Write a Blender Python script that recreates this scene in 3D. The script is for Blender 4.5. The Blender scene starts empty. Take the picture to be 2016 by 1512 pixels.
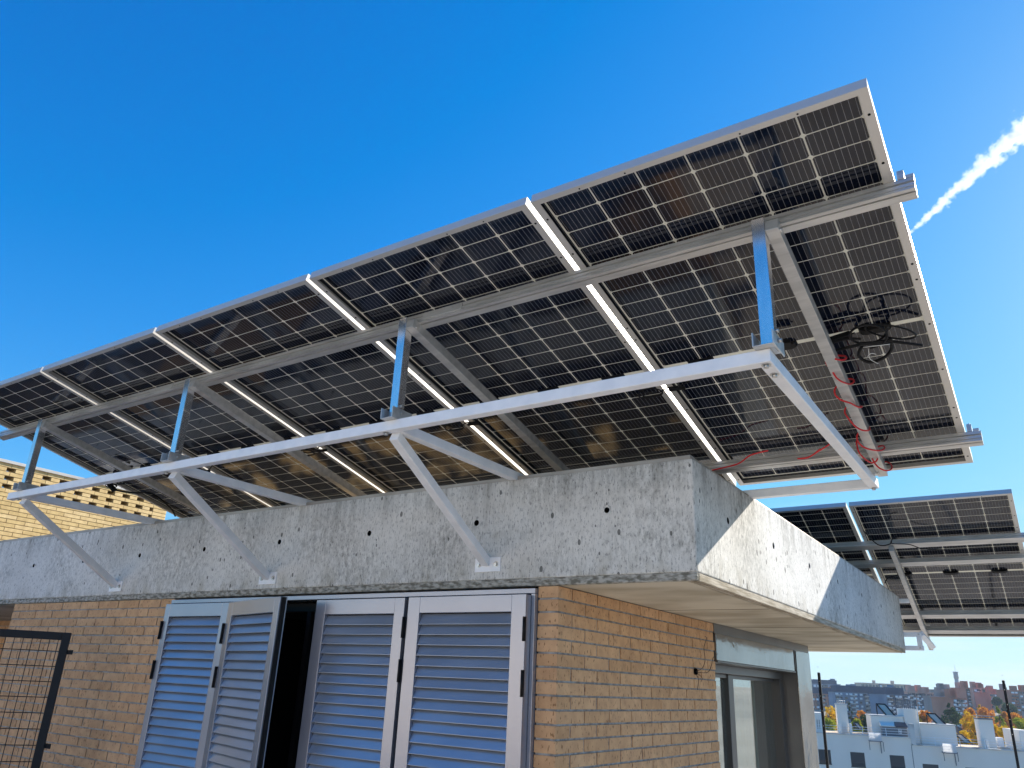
import bpy, bmesh, math, random
from mathutils import Vector as V, Matrix, noise
R = math.radians
sc = bpy.context.scene
col = sc.collection
random.seed(7)

# ---------------------------------------------------------------- camera
F = 1519.77
CAM = V((1.1157, -2.9605, -0.9011))
PITCH, YAW, ROLL = 0.370506, -0.6023, 0.045603
fw = V((math.cos(PITCH)*math.sin(YAW), math.cos(PITCH)*math.cos(YAW), math.sin(PITCH)))
_r = V((math.cos(YAW), -math.sin(YAW), 0)); _u = _r.cross(fw)
rt = math.cos(ROLL)*_r + math.sin(ROLL)*_u
up = -math.sin(ROLL)*_r + math.cos(ROLL)*_u
cd = bpy.data.cameras.new('camera'); cam = bpy.data.objects.new('camera', cd); col.objects.link(cam)
cd.sensor_width = 36; cd.lens = F/2016*36; cd.clip_start = .05; cd.clip_end = 20000
m = Matrix((rt, up, -fw)).transposed().to_4x4(); m.translation = CAM
cam.matrix_world = m
sc.camera = cam
sc.render.resolution_x = 1024; sc.render.resolution_y = 768

# ---------------------------------------------------------------- light
SUN = V((1, 2.6, 1.40)).normalized()          # direction towards the sun
ELEV = math.asin(SUN.z); AZ = math.atan2(SUN.x, SUN.y)
world = bpy.data.worlds.new('World'); sc.world = world; world.use_nodes = True
nt = world.node_tree; nt.nodes.clear()
def N(nt, t, **kw):
    n = nt.nodes.new(t)
    for k, v in kw.items():
        if k.startswith('i_'): n.inputs[k[2:]].default_value = v
        else: setattr(n, k, v)
    return n
sky = N(nt, 'ShaderNodeTexSky', sky_type='NISHITA', sun_disc=False)
sky.sun_elevation = ELEV; sky.sun_rotation = AZ; sky.altitude = 650
sky.air_density = 1.0; sky.dust_density = 0.35; sky.ozone_density = 2.2
hs = N(nt, 'ShaderNodeHueSaturation'); hs.inputs['Saturation'].default_value = 1.22; hs.inputs['Value'].default_value = 1.0
bg = N(nt, 'ShaderNodeBackground'); bg.inputs['Strength'].default_value = 0.125
wo = N(nt, 'ShaderNodeOutputWorld')
# thin cirrus near the horizon
tc = N(nt, 'ShaderNodeTexCoord'); mp = N(nt, 'ShaderNodeMapping'); mp.inputs['Scale'].default_value = (2.2, 2.2, 26)
nz = N(nt, 'ShaderNodeTexNoise'); nz.inputs['Scale'].default_value = 1.6; nz.inputs['Detail'].default_value = 5; nz.inputs['Roughness'].default_value = .55
cr = N(nt, 'ShaderNodeValToRGB'); cr.color_ramp.elements[0].position = .50; cr.color_ramp.elements[1].position = .78
sx = N(nt, 'ShaderNodeSeparateXYZ')
low = N(nt, 'ShaderNodeMapRange', interpolation_type='SMOOTHSTEP'); low.inputs['From Min'].default_value = .26; low.inputs['From Max'].default_value = .05
mul = N(nt, 'ShaderNodeMath', operation='MULTIPLY'); mul2 = N(nt, 'ShaderNodeMath', operation='MULTIPLY'); mul2.inputs[1].default_value = .55
mx = N(nt, 'ShaderNodeMixRGB'); mx.inputs['Color2'].default_value = (4.0, 3.95, 3.5, 1)
L = nt.links.new
L(tc.outputs['Generated'], mp.inputs['Vector']); L(mp.outputs[0], nz.inputs['Vector']); L(nz.outputs['Fac'], cr.inputs[0])
L(tc.outputs['Generated'], sx.inputs[0]); L(sx.outputs['Z'], low.inputs['Value'])
L(cr.outputs[0], mul.inputs[0]); L(low.outputs[0], mul.inputs[1]); L(mul.outputs[0], mul2.inputs[0]); L(mul2.outputs[0], mx.inputs['Fac'])
def vm_(op, a, b=None):
    n = N(nt, 'ShaderNodeVectorMath', operation=op)
    for i, x in enumerate((a, b)):
        if x is None: continue
        if isinstance(x, tuple): n.inputs[i].default_value = x
        else: L(x, n.inputs[i])
    return n.outputs[0]
# phone-like sky response: deeper blue, soft shoulder towards the horizon
q = vm_('MULTIPLY', sky.outputs[0] if False else hs.outputs[0], (.21*.62, .21*.88, .21*1.5))
q = vm_('MAXIMUM', vm_('ADD', q, (-.064, -.012, 0)), (.0005, 0, 0))
k = vm_('MULTIPLY', q, (1/.78, 1/1.05, 1/1.15)); k = vm_('ADD', vm_('MULTIPLY', k, k), (1, 1, 1)); k = vm_('POWER', k, (.5, .5, .5))
q = vm_('MULTIPLY', vm_('DIVIDE', q, k), (4, 4, 4))
L(sky.outputs[0], hs.inputs['Color']); L(q, mx.inputs['Color1'])
L(mx.outputs[0], bg.inputs['Color']); L(bg.outputs[0], wo.inputs['Surface'])

ld = bpy.data.lights.new('sun', 'SUN'); ld.energy = 4.3; ld.angle = R(.53); ld.color = (1, .93, .82)
lo = bpy.data.objects.new('sun', ld); col.objects.link(lo)
lo.rotation_euler = (-SUN).to_track_quat('-Z', 'Y').to_euler()
sc.view_settings.view_transform = 'Standard'; sc.view_settings.look = 'None'
sc.view_settings.exposure = 1.1; sc.view_settings.gamma = 1
sc.cycles.max_bounces = 8; sc.cycles.diffuse_bounces = 4; sc.cycles.volume_bounces = 2
sc.cycles.transparent_max_bounces = 12

# ---------------------------------------------------------------- geometry helpers
def at(px, py, depth):
    """world point seen at photograph pixel px,py, at this distance along the view axis"""
    return CAM + depth*(fw + (px-1008)/F*rt - (py-756)/F*up)
def ray(px, py): return fw + (px-1008)/F*rt - (py-756)/F*up
def onplane(px, py, p, n):
    d = ray(px, py); return CAM + d*((V(p)-CAM).dot(V(n))/d.dot(V(n)))

class MB:
    def __init__(s): s.bm = bmesh.new(); s.mi = 0
    def poly(s, pts, mi=None):
        f = s.bm.faces.new([s.bm.verts.new(p) for p in pts]); f.material_index = s.mi if mi is None else mi; return f
    def hexa(s, c):
        vs = [s.bm.verts.new(p) for p in c]
        for q in ((0,3,2,1),(4,5,6,7),(0,1,5,4),(1,2,6,5),(2,3,7,6),(3,0,4,7)):
            f = s.bm.faces.new([vs[i] for i in q]); f.material_index = s.mi
    def box(s, a, b, M=None):
        x0,y0,z0 = a; x1,y1,z1 = b
        if x0>x1: x0,x1=x1,x0
        if y0>y1: y0,y1=y1,y0
        if z0>z1: z0,z1=z1,z0
        c = [V((x0,y0,z0)),V((x1,y0,z0)),V((x1,y1,z0)),V((x0,y1,z0)),V((x0,y0,z1)),V((x1,y0,z1)),V((x1,y1,z1)),V((x0,y1,z1))]
        if M is not None: c = [M @ p for p in c]
        s.hexa(c)
    def beam(s, p, q, w, h, side=V((1,0,0))):
        p, q = V(p), V(q); d = (q-p).normalized(); a = side - d*side.dot(d); a.normalize(); b = d.cross(a)
        a *= w/2; b *= h/2
        s.hexa([p-a-b,p+a-b,p+a+b,p-a+b,q-a-b,q+a-b,q+a+b,q-a+b])
    def cyl(s, p, q, r, r2=None, n=16, caps=True):
        p, q = V(p), V(q); d = (q-p).normalized(); a = d.orthogonal().normalized(); b = d.cross(a); r2 = r if r2 is None else r2
        A = [s.bm.verts.new(p+(a*math.cos(2*math.pi*i/n)+b*math.sin(2*math.pi*i/n))*r) for i in range(n)]
        B = [s.bm.verts.new(q+(a*math.cos(2*math.pi*i/n)+b*math.sin(2*math.pi*i/n))*r2) for i in range(n)]
        for i in range(n):
            f = s.bm.faces.new([A[i],A[(i+1)%n],B[(i+1)%n],B[i]]); f.material_index = s.mi; f.smooth = True
        if caps:
            f = s.bm.faces.new(A[::-1]); f.material_index = s.mi; f = s.bm.faces.new(B); f.material_index = s.mi
    def tube(s, pts, r, n=8, closed=False):
        pts = [V(p) for p in pts]; rings = []
        prev = None
        for i, p in enumerate(pts):
            a = pts[max(i-1,0)]; b = pts[min(i+1,len(pts)-1)]
            d = (b-a).normalized()
            o = d.orthogonal().normalized() if prev is None else (prev - d*prev.dot(d)).normalized()
            prev = o; w = d.cross(o)
            rings.append([s.bm.verts.new(p+(o*math.cos(2*math.pi*k/n)+w*math.sin(2*math.pi*k/n))*r) for k in range(n)])
        for a, b in zip(rings, rings[1:]):
            for k in range(n):
                f = s.bm.faces.new([a[k],a[(k+1)%n],b[(k+1)%n],b[k]]); f.smooth = True; f.material_index = s.mi
        s.bm.faces.new(rings[0][::-1]); s.bm.faces.new(rings[-1])
    def prism(s, prof, axis0, axis1, a, b, ext):
        """profile of 2D points in (axis0,axis1), extruded along ext from a to b"""
        A = [s.bm.verts.new(axis0*u+axis1*v+ext*a) for u, v in prof]; B = [s.bm.verts.new(axis0*u+axis1*v+ext*b) for u, v in prof]
        n = len(prof)
        for i in range(n):
            f = s.bm.faces.new([A[i],A[(i+1)%n],B[(i+1)%n],B[i]]); f.material_index = s.mi
        s.bm.faces.new(A[::-1]).material_index = s.mi; s.bm.faces.new(B).material_index = s.mi
    def build(s, name, mats, parent=None, bevel=0, M=None):
        bmesh.ops.recalc_face_normals(s.bm, faces=s.bm.faces)
        me = bpy.data.meshes.new(name); s.bm.to_mesh(me); s.bm.free()
        for mt in (mats if isinstance(mats, (list, tuple)) else [mats]): me.materials.append(mt)
        o = bpy.data.objects.new(name, me); col.objects.link(o)
        if parent is not None: o.parent = parent
        if M is not None: o.matrix_local = M
        if bevel:
            b = o.modifiers.new('bevel', 'BEVEL'); b.width = bevel; b.segments = 2; b.limit_method = 'ANGLE'
        return o
def tag(o, label=None, cat=None, group=None, kind=None):
    for k, v in (('label', label), ('category', cat), ('group', group), ('kind', kind)):
        if v: o[k] = v
    return o
def empty(name, loc=(0,0,0), M=None):
    o = bpy.data.objects.new(name, None); col.objects.link(o); o.empty_display_size = .1
    if M is not None: o.matrix_world = M
    else: o.location = loc
    return o
def copy_tree(o, parent=None):
    c = o.copy(); col.objects.link(c)
    if parent is not None: c.parent = parent; c.matrix_parent_inverse = o.matrix_parent_inverse.copy()
    for ch in KIDS.get(o.name, ()): KIDS.setdefault(c.name, []).append(copy_tree(ch, c))
    return c
KIDS = {}
def kid(o):
    KIDS.setdefault(o.parent.name, []).append(o); return o
def smooth_curve(P, n=8):
    P = [V(p) for p in P]; out = []
    for i in range(len(P)-1):
        p0 = P[max(i-1,0)]; p1 = P[i]; p2 = P[i+1]; p3 = P[min(i+2,len(P)-1)]
        for k in range(n):
            t = k/n
            out.append(.5*((2*p1)+(p2-p0)*t+(2*p0-5*p1+4*p2-p3)*t*t+(3*p1-p0-3*p2+p3)*t**3))
    out.append(P[-1]); return out

# ---------------------------------------------------------------- materials
def mat(name, base=(.5,.5,.5), rough=.5, metal=0, spec=.5, coat=0):
    m = bpy.data.materials.new(name); m.use_nodes = True
    p = m.node_tree.nodes['Principled BSDF']
    p.inputs['Base Color'].default_value = (*base, 1); p.inputs['Roughness'].default_value = rough
    p.inputs['Metallic'].default_value = metal; p.inputs['Specular IOR Level'].default_value = spec
    p.inputs['Coat Weight'].default_value = coat
    return m
def noisy(m, c1, c2, scale=8, detail=6, stretch=(1,1,1), lo=.35, hi=.65, bump=0, bscale=40, rough=None, coords='Object', dist=.01):
    nt = m.node_tree; p = nt.nodes['Principled BSDF']; L = nt.links.new
    tc = N(nt,'ShaderNodeTexCoord'); mp = N(nt,'ShaderNodeMapping'); mp.inputs['Scale'].default_value = stretch
    nz = N(nt,'ShaderNodeTexNoise'); nz.inputs['Scale'].default_value = scale; nz.inputs['Detail'].default_value = detail
    cr = N(nt,'ShaderNodeValToRGB'); e = cr.color_ramp.elements
    e[0].position = lo; e[0].color = (*c1,1); e[1].position = hi; e[1].color = (*c2,1)
    L(tc.outputs[coords], mp.inputs[0]); L(mp.outputs[0], nz.inputs['Vector']); L(nz.outputs['Fac'], cr.inputs[0]); L(cr.outputs[0], p.inputs['Base Color'])
    if bump:
        n2 = N(nt,'ShaderNodeTexNoise'); n2.inputs['Scale'].default_value = bscale; n2.inputs['Detail'].default_value = 8
        b = N(nt,'ShaderNodeBump'); b.inputs['Strength'].default_value = bump; b.inputs['Distance'].default_value = dist
        L(mp.outputs[0], n2.inputs['Vector']); L(n2.outputs['Fac'], b.inputs['Height']); L(b.outputs[0], p.inputs['Normal'])
    if rough:
        mr = N(nt,'ShaderNodeMapRange'); mr.inputs['To Min'].default_value = rough[0]; mr.inputs['To Max'].default_value = rough[1]
        L(nz.outputs['Fac'], mr.inputs['Value']); L(mr.outputs[0], p.inputs['Roughness'])
    return m

M = {}
M['alu'] = noisy(mat('mill_aluminium', rough=.34, metal=.5), (.46,.455,.44), (.60,.59,.57), 6, 4, (1,6,6), rough=(.30,.45))
M['frame'] = mat('anodised_frame', (.58,.56,.525), .42, .4)
M['bright'] = noisy(mat('polished_aluminium', rough=.2, metal=.95), (.66,.67,.70), (.78,.79,.81), 5, 3, (5,5,1), rough=(.14,.26))
M['steel'] = noisy(mat('galvanised_white_steel', rough=.42, metal=.0), (.76,.77,.79), (.86,.86,.87), 14, 5, rough=(.32,.5), bump=.08, bscale=30)
M['bolt'] = mat('bolt_steel', (.55,.54,.52), .3, .9)
M['black'] = mat('black_plastic', (.006,.006,.007), .5, spec=.2)
M['blackpaint'] = mat('black_paint', (.008,.010,.014), .45, spec=.25)
M['dark'] = mat('dark_interior', (.006,.006,.007), .8, spec=.1)
M['hole'] = mat('hole_dark', (.01,.01,.01), .9, spec=0)
M['red'] = mat('red_cable', (.62,.010,.014), .35)
M['zip'] = mat('white_tie', (.7,.7,.68), .4)
M['shutter'] = noisy(mat('silver_painted_aluminium', rough=.26, metal=.62), (.31,.325,.38), (.36,.375,.43), 2, 3, rough=(.2,.3))
M['slat'] = noisy(mat('silver_painted_slat', rough=.26, metal=.62), (.34,.38,.45), (.39,.43,.50), 3, 3, (1,1,3), rough=(.24,.36))
M['winframe'] = mat('grey_window_frame', (.075,.075,.075), .35, .3)
M['cladding'] = noisy(mat('polished_sheet', rough=.2, metal=.75), (.19,.19,.19), (.26,.26,.255), 1.4, 2, bump=.2, bscale=2.6, rough=(.07,.14), dist=.05)
M['claddark'] = noisy(mat('grey_sheet', rough=.35, metal=.5), (.13,.13,.13), (.17,.17,.165), 3, 3)
M['soffitm'] = None
M['zinc'] = noisy(mat('zinc_flashing', rough=.5, metal=.4), (.34,.29,.24), (.48,.43,.37), 5, 5, (1,4,4))

def concrete():
    m = mat('board_marked_concrete', rough=.85, spec=.25); nt = m.node_tree; p = nt.nodes['Principled BSDF']; L = nt.links.new
    tc = N(nt,'ShaderNodeTexCoord')
    def noise_(scale, det, st=(1,1,1), rough=.6, off=(0,0,0)):
        mp = N(nt,'ShaderNodeMapping'); mp.inputs['Scale'].default_value = st; mp.inputs['Location'].default_value = off
        n = N(nt,'ShaderNodeTexNoise'); n.inputs['Scale'].default_value = scale; n.inputs['Detail'].default_value = det; n.inputs['Roughness'].default_value = rough
        L(tc.outputs['Object'], mp.inputs[0]); L(mp.outputs[0], n.inputs['Vector']); return n.outputs['Fac']
    def ramp(x, a, b, ca, cb):
        r = N(nt,'ShaderNodeValToRGB'); e = r.color_ramp.elements; e[0].position = a; e[1].position = b
        e[0].color = (*ca,1); e[1].color = (*cb,1); L(x, r.inputs[0]); return r.outputs[0]
    def mixc(a, b, f, mode='MULTIPLY'):
        x = N(nt,'ShaderNodeMixRGB', blend_type=mode)
        if isinstance(f, float): x.inputs[0].default_value = f
        else: L(f, x.inputs[0])
        L(a, x.inputs[1]); L(b, x.inputs[2]); return x.outputs[0]
    g = lambda v: (v, v, v)
    base = ramp(noise_(1.6, 7, (1,1,1.4)), .32, .70, (.61,.59,.55), (.76,.74,.69))
    mott = ramp(noise_(38, 8, (1,1,.55), .75), .38, .58, (.52,.52,.51), (1,1,1))       # mottled laitance
    patch = ramp(noise_(2.3, 5, (1,1,1), .6, (7,3,1)), .42, .62, g(0), g(1))
    streak = ramp(noise_(46, 4, (1,1,.10), .6), .34, .50, (.74,.74,.74), g(1))
    fine = ramp(noise_(110, 5, (1,1,.35), .75), .38, .47, (.34,.34,.35), g(1))           # small vertical pits
    c = mixc(base, mott, patch); c = mixc(c, streak, .28); c = mixc(c, fine, .8)
    # blow holes
    mpv = N(nt,'ShaderNodeMapping'); mpv.inputs['Scale'].default_value = (1,1,.6); L(tc.outputs['Object'], mpv.inputs[0])
    vo = N(nt,'ShaderNodeTexVoronoi'); vo.inputs['Scale'].default_value = 21; L(mpv.outputs[0], vo.inputs['Vector'])
    sep = N(nt,'ShaderNodeSeparateColor'); L(vo.outputs['Color'], sep.inputs[0])
    thr = N(nt,'ShaderNodeMapRange'); thr.inputs['From Min'].default_value = .35; thr.inputs['From Max'].default_value = 1; thr.inputs['To Min'].default_value = 0; thr.inputs['To Max'].default_value = .20
    L(sep.outputs[0], thr.inputs['Value'])
    lt = N(nt,'ShaderNodeMath', operation='GREATER_THAN'); L(vo.outputs['Distance'], lt.inputs[0]); L(thr.outputs[0], lt.inputs[1])
    pit = N(nt,'ShaderNodeMapRange'); pit.inputs['To Min'].default_value = .22; pit.inputs['To Max'].default_value = 1; L(lt.outputs[0], pit.inputs['Value'])
    c = mixc(c, pit.outputs[0], .9)
    # rain stains running down from the top edge
    sz = N(nt,'ShaderNodeSeparateXYZ'); L(tc.outputs['Object'], sz.inputs[0])
    st = noise_(11, 5, (1,1,.03), .65, (0,0,4))
    top = N(nt,'ShaderNodeMapRange'); top.inputs['From Min'].default_value = -.19; top.inputs['From Max'].default_value = 0.0; L(sz.outputs['Z'], top.inputs['Value'])
    sm = N(nt,'ShaderNodeMath', operation='MULTIPLY'); rr = ramp(st, .46, .66, g(0), g(1)); L(rr, sm.inputs[0]); L(top.outputs[0], sm.inputs[1])
    gr = N(nt,'ShaderNodeRGB'); gr.outputs[0].default_value = (.50,.49,.47,1)
    c = mixc(c, gr.outputs[0], sm.outputs[0])
    bot = N(nt,'ShaderNodeMapRange'); bot.inputs['From Min'].default_value = -.34; bot.inputs['From Max'].default_value = -.46; L(sz.outputs['Z'], bot.inputs['Value'])
    sb_ = N(nt,'ShaderNodeMath', operation='MULTIPLY'); L(ramp(noise_(9, 6, (1,1,.5), .65, (2,0,9)), .44, .62, g(0), g(.8)), sb_.inputs[0]); L(bot.outputs[0], sb_.inputs[1])
    g2 = N(nt,'ShaderNodeRGB'); g2.outputs[0].default_value = (.62,.59,.52,1); c = mixc(c, g2.outputs[0], sb_.outputs[0])
    L(c, p.inputs['Base Color'])
    b = N(nt,'ShaderNodeBump'); b.inputs['Strength'].default_value = .5; b.inputs['Distance'].default_value = .004
    hb = mixc(noise_(40, 8, (1,1,.5), .7), lt.outputs[0], .8); L(hb, b.inputs['Height']); L(b.outputs[0], p.inputs['Normal'])
    return m
M['concrete'] = concrete()
M['moss'] = noisy(mat('stained_drip_edge', rough=.95, spec=.1), (.17,.16,.13), (.44,.42,.37), 30, 8, (1,1,2.2), .40, .60, bump=.8, bscale=60, dist=.006)
M['drip'] = noisy(mat('drip_edge_side', rough=.9, spec=.2), (.30,.25,.18), (.50,.44,.35), 12, 6, (3,.5,5), .38, .60, bump=.4, bscale=50)
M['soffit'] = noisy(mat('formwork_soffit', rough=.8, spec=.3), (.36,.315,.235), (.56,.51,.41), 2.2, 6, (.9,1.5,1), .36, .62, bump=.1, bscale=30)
M['terrace'] = noisy(mat('terrace_tiles', rough=.7), (.40,.35,.29), (.50,.45,.38), 3, 6)

def brickmat(name, c1, c2, c3, pits=True):
    m = mat(name, rough=.82, spec=.25); nt = m.node_tree; p = nt.nodes['Principled BSDF']; L = nt.links.new
    ge = N(nt,'ShaderNodeNewGeometry'); cr = N(nt,'ShaderNodeValToRGB'); e = cr.color_ramp.elements
    e[0].color = (*c1,1); e[1].color = (*c3,1); x = e.new(.5); x.color = (*c2,1)
    L(ge.outputs['Random Per Island'], cr.inputs[0])
    tc = N(nt,'ShaderNodeTexCoord'); nz = N(nt,'ShaderNodeTexNoise'); nz.inputs['Scale'].default_value = 16; nz.inputs['Detail'].default_value = 8
    L(tc.outputs['Object'], nz.inputs['Vector'])
    r2 = N(nt,'ShaderNodeValToRGB'); r2.color_ramp.elements[0].position=.3; r2.color_ramp.elements[1].position=.7
    r2.color_ramp.elements[0].color = (.84,.79,.75,1); r2.color_ramp.elements[1].color = (1.08,1.06,1.02,1); L(nz.outputs['Fac'], r2.inputs[0])
    mp = N(nt,'ShaderNodeMapping'); mp.inputs['Scale'].default_value = (1,1,.45); L(tc.outputs['Object'], mp.inputs[0])
    n3 = N(nt,'ShaderNodeTexNoise'); n3.inputs['Scale'].default_value = 95; n3.inputs['Detail'].default_value = 3; L(mp.outputs[0], n3.inputs['Vector'])
    r3 = N(nt,'ShaderNodeValToRGB'); r3.color_ramp.elements[0].position=.33; r3.color_ramp.elements[1].position=.40
    r3.color_ramp.elements[0].color = (.35,.28,.22,1); r3.color_ramp.elements[1].color = (1,1,1,1); L(n3.outputs['Fac'], r3.inputs[0])
    a = N(nt,'ShaderNodeMixRGB', blend_type='MULTIPLY'); a.inputs[0].default_value=1; L(cr.outputs[0], a.inputs[1]); L(r2.outputs[0], a.inputs[2])
    b = N(nt,'ShaderNodeMixRGB', blend_type='MULTIPLY'); b.inputs[0].default_value=.8 if pits else 0; L(a.outputs[0], b.inputs[1]); L(r3.outputs[0], b.inputs[2])
    L(b.outputs[0], p.inputs['Base Color'])
    bu = N(nt,'ShaderNodeBump'); bu.inputs['Strength'].default_value=.5; bu.inputs['Distance'].default_value=.003; L(n3.outputs['Fac'], bu.inputs['Height']); L(bu.outputs[0], p.inputs['Normal'])
    return m
M['brick'] = brickmat('ochre_brick', (.56,.335,.175), (.61,.37,.20), (.65,.405,.225))
M['brick2'] = brickmat('yellow_brick', (.60,.44,.20), (.66,.49,.24), (.72,.55,.29), False)
M['mortar'] = noisy(mat('grey_mortar', rough=.95, spec=.1), (.24,.225,.205), (.44,.42,.39), 30, 6, bump=.6, bscale=80)
M['mortar2'] = noisy(mat('buff_mortar', rough=.95, spec=.1), (.20,.14,.07), (.30,.22,.12), 30, 4)

def panelmat():
    m = bpy.data.materials.new('bifacial_cell_sheet'); m.use_nodes = True; nt = m.node_tree; p = nt.nodes['Principled BSDF']; L = nt.links.new
    out = nt.nodes['Material Output']
    tc = N(nt,'ShaderNodeTexCoord'); s = N(nt,'ShaderNodeSeparateXYZ'); L(tc.outputs['Object'], s.inputs[0])
    def m1(op, a, b=None, c=None):
        n = N(nt,'ShaderNodeMath', operation=op)
        for i, x in enumerate((a, b, c)):
            if x is None: continue
            if isinstance(x, (int,float)): n.inputs[i].default_value = x
            else: L(x, n.inputs[i])
        return n.outputs[0]
    W, Lh = 1.038, 2.094; P, Q = .1635, .0842
    x = m1('ADD', s.outputs['X'], W/2); ax = m1('ABSOLUTE', x)
    y = m1('ABSOLUTE', m1('SUBTRACT', s.outputs['Y'], Lh/2))
    def dline(v, pitch):      # distance in metres to the nearest multiple of pitch
        t = m1('DIVIDE', v, pitch); return m1('MULTIPLY', m1('ABSOLUTE', m1('SUBTRACT', t, m1('ROUND', t))), pitch)
    dx = dline(x, P); yr = m1('SUBTRACT', y, .009); dy = dline(yr, Q)
    g1 = m1('LESS_THAN', dx, .0026); g2 = m1('LESS_THAN', dy, .0018); g3 = m1('LESS_THAN', y, .009)
    g4 = m1('LESS_THAN', m1('ADD', dx, dy), .0105)
    g5 = m1('GREATER_THAN', ax, 3*P); g6 = m1('GREATER_THAN', yr, 12*Q)
    gap = m1('MAXIMUM', m1('MAXIMUM', m1('MAXIMUM', g1, g2), m1('MAXIMUM', g3, g4)), m1('MAXIMUM', g5, g6))
    edge = m1('MAXIMUM', m1('GREATER_THAN', ax, 3*P+.005), m1('GREATER_THAN', yr, 12*Q+.006))   # black ceramic border
    bb = m1('LESS_THAN', dline(m1('ADD', x, P/18), P/9), .0006)
    wave = N(nt,'ShaderNodeTexNoise'); wave.inputs['Scale'].default_value = 1.2; wave.inputs['Detail'].default_value = 2; L(tc.outputs['Object'], wave.inputs['Vector'])
    cr = N(nt,'ShaderNodeValToRGB'); cr.color_ramp.elements[0].color = (.002,.004,.012,1); cr.color_ramp.elements[1].color = (.004,.008,.022,1); L(wave.outputs['Fac'], cr.inputs[0])
    c1 = N(nt,'ShaderNodeMixRGB'); L(bb, c1.inputs[0]); L(cr.outputs[0], c1.inputs[1]); c1.inputs[2].default_value = (.24,.24,.245,1)
    L(c1.outputs[0], p.inputs['Base Color']); p.inputs['Roughness'].default_value = .07; p.inputs['Specular IOR Level'].default_value = .52
    bu = N(nt,'ShaderNodeBump'); bu.inputs['Strength'].default_value = .15; bu.inputs['Distance'].default_value = .004
    n2 = N(nt,'ShaderNodeTexNoise'); n2.inputs['Scale'].default_value = 5; n2.inputs['Detail'].default_value = 2; L(tc.outputs['Object'], n2.inputs['Vector']); L(n2.outputs['Fac'], bu.inputs['Height']); L(bu.outputs[0], p.inputs['Normal'])
    q = N(nt,'ShaderNodeBsdfPrincipled'); q.inputs['Base Color'].default_value = (.88,.85,.75,1); q.inputs['Roughness'].default_value = .3
    t = N(nt,'ShaderNodeBsdfTranslucent'); t.inputs['Color'].default_value = (.62,.60,.52,1)
    ad = N(nt,'ShaderNodeMixShader'); ad.inputs[0].default_value = .45; L(q.outputs[0], ad.inputs[1]); L(t.outputs[0], ad.inputs[2])
    ms = N(nt,'ShaderNodeMixShader'); L(m1('MULTIPLY', gap, m1('SUBTRACT', 1, edge)), ms.inputs[0]); L(p.outputs[0], ms.inputs[1]); L(ad.outputs[0], ms.inputs[2])
    L(ms.outputs[0], out.inputs['Surface'])
    return m
M['cells'] = panelmat()

_op = bpy.data.materials.new('opal_plate'); _op.use_nodes = True; _n = _op.node_tree; _n.nodes.remove(_n.nodes['Principled BSDF'])
_d = N(_n,'ShaderNodeBsdfDiffuse'); _d.inputs[0].default_value = (.85,.85,.85,1); _t = N(_n,'ShaderNodeBsdfTranslucent'); _t.inputs[0].default_value = (.85,.85,.85,1); _x = N(_n,'ShaderNodeMixShader'); _x.inputs[0].default_value = .75
_n.links.new(_d.outputs[0],_x.inputs[1]); _n.links.new(_t.outputs[0],_x.inputs[2]); _n.links.new(_x.outputs[0],_n.nodes['Material Output'].inputs[0]); M['opal'] = _op
def leafmat(name, c1, c2):
    m = bpy.data.materials.new(name); m.use_nodes = True; nt = m.node_tree; nt.nodes.remove(nt.nodes['Principled BSDF']); L = nt.links.new
    ge = N(nt,'ShaderNodeNewGeometry'); cr = N(nt,'ShaderNodeValToRGB'); cr.color_ramp.elements[0].color=(*c1,1); cr.color_ramp.elements[1].color=(*c2,1)
    L(ge.outputs['Random Per Island'], cr.inputs[0])
    d = N(nt,'ShaderNodeBsdfDiffuse'); t = N(nt,'ShaderNodeBsdfTranslucent'); x = N(nt,'ShaderNodeMixShader'); x.inputs[0].default_value=.5
    L(cr.outputs[0], d.inputs[0]); L(cr.outputs[0], t.inputs[0]); L(d.outputs[0], x.inputs[1]); L(t.outputs[0], x.inputs[2]); L(x.outputs[0], nt.nodes['Material Output'].inputs[0])
    return m
M['leaf_yellow'] = leafmat('yellow_leaves', (.66,.38,.015), (.80,.55,.04))
M['leaf_orange'] = leafmat('orange_leaves', (.58,.20,.03), (.74,.36,.05))
M['leaf_lime'] = leafmat('lime_leaves', (.24,.28,.03), (.52,.50,.05))
M['leaf_green'] = leafmat('green_leaves', (.035,.07,.03), (.08,.12,.05))
M['bark'] = mat('bark', (.10,.075,.055), .9)
M['render'] = noisy(mat('white_render', rough=.85, spec=.2), (.80,.745,.66), (.88,.825,.74), .35, 6, (1,1,.4), bump=.1)
M['coping'] = noisy(mat('stained_coping', rough=.8), (.30,.29,.27), (.66,.64,.60), 1.6, 6, lo=.3, hi=.5)
M['win'] = mat('dark_shuttered_window', (.05,.055,.065), .35)
M['glassfar'] = mat('far_window_glass', (.04,.05,.06), .08, spec=.8)
M['white'] = mat('white_panel', (.80,.80,.80), .4)
M['greysheet'] = mat('grey_sheet_metal', (.17,.18,.20), .5, .3)
M['bluesheet'] = mat('dark_blue_panel', (.02,.03,.06), .3)
M['ground'] = noisy(mat('dry_ground', rough=.95), (.20,.18,.13), (.34,.30,.23), .02, 8)

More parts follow.
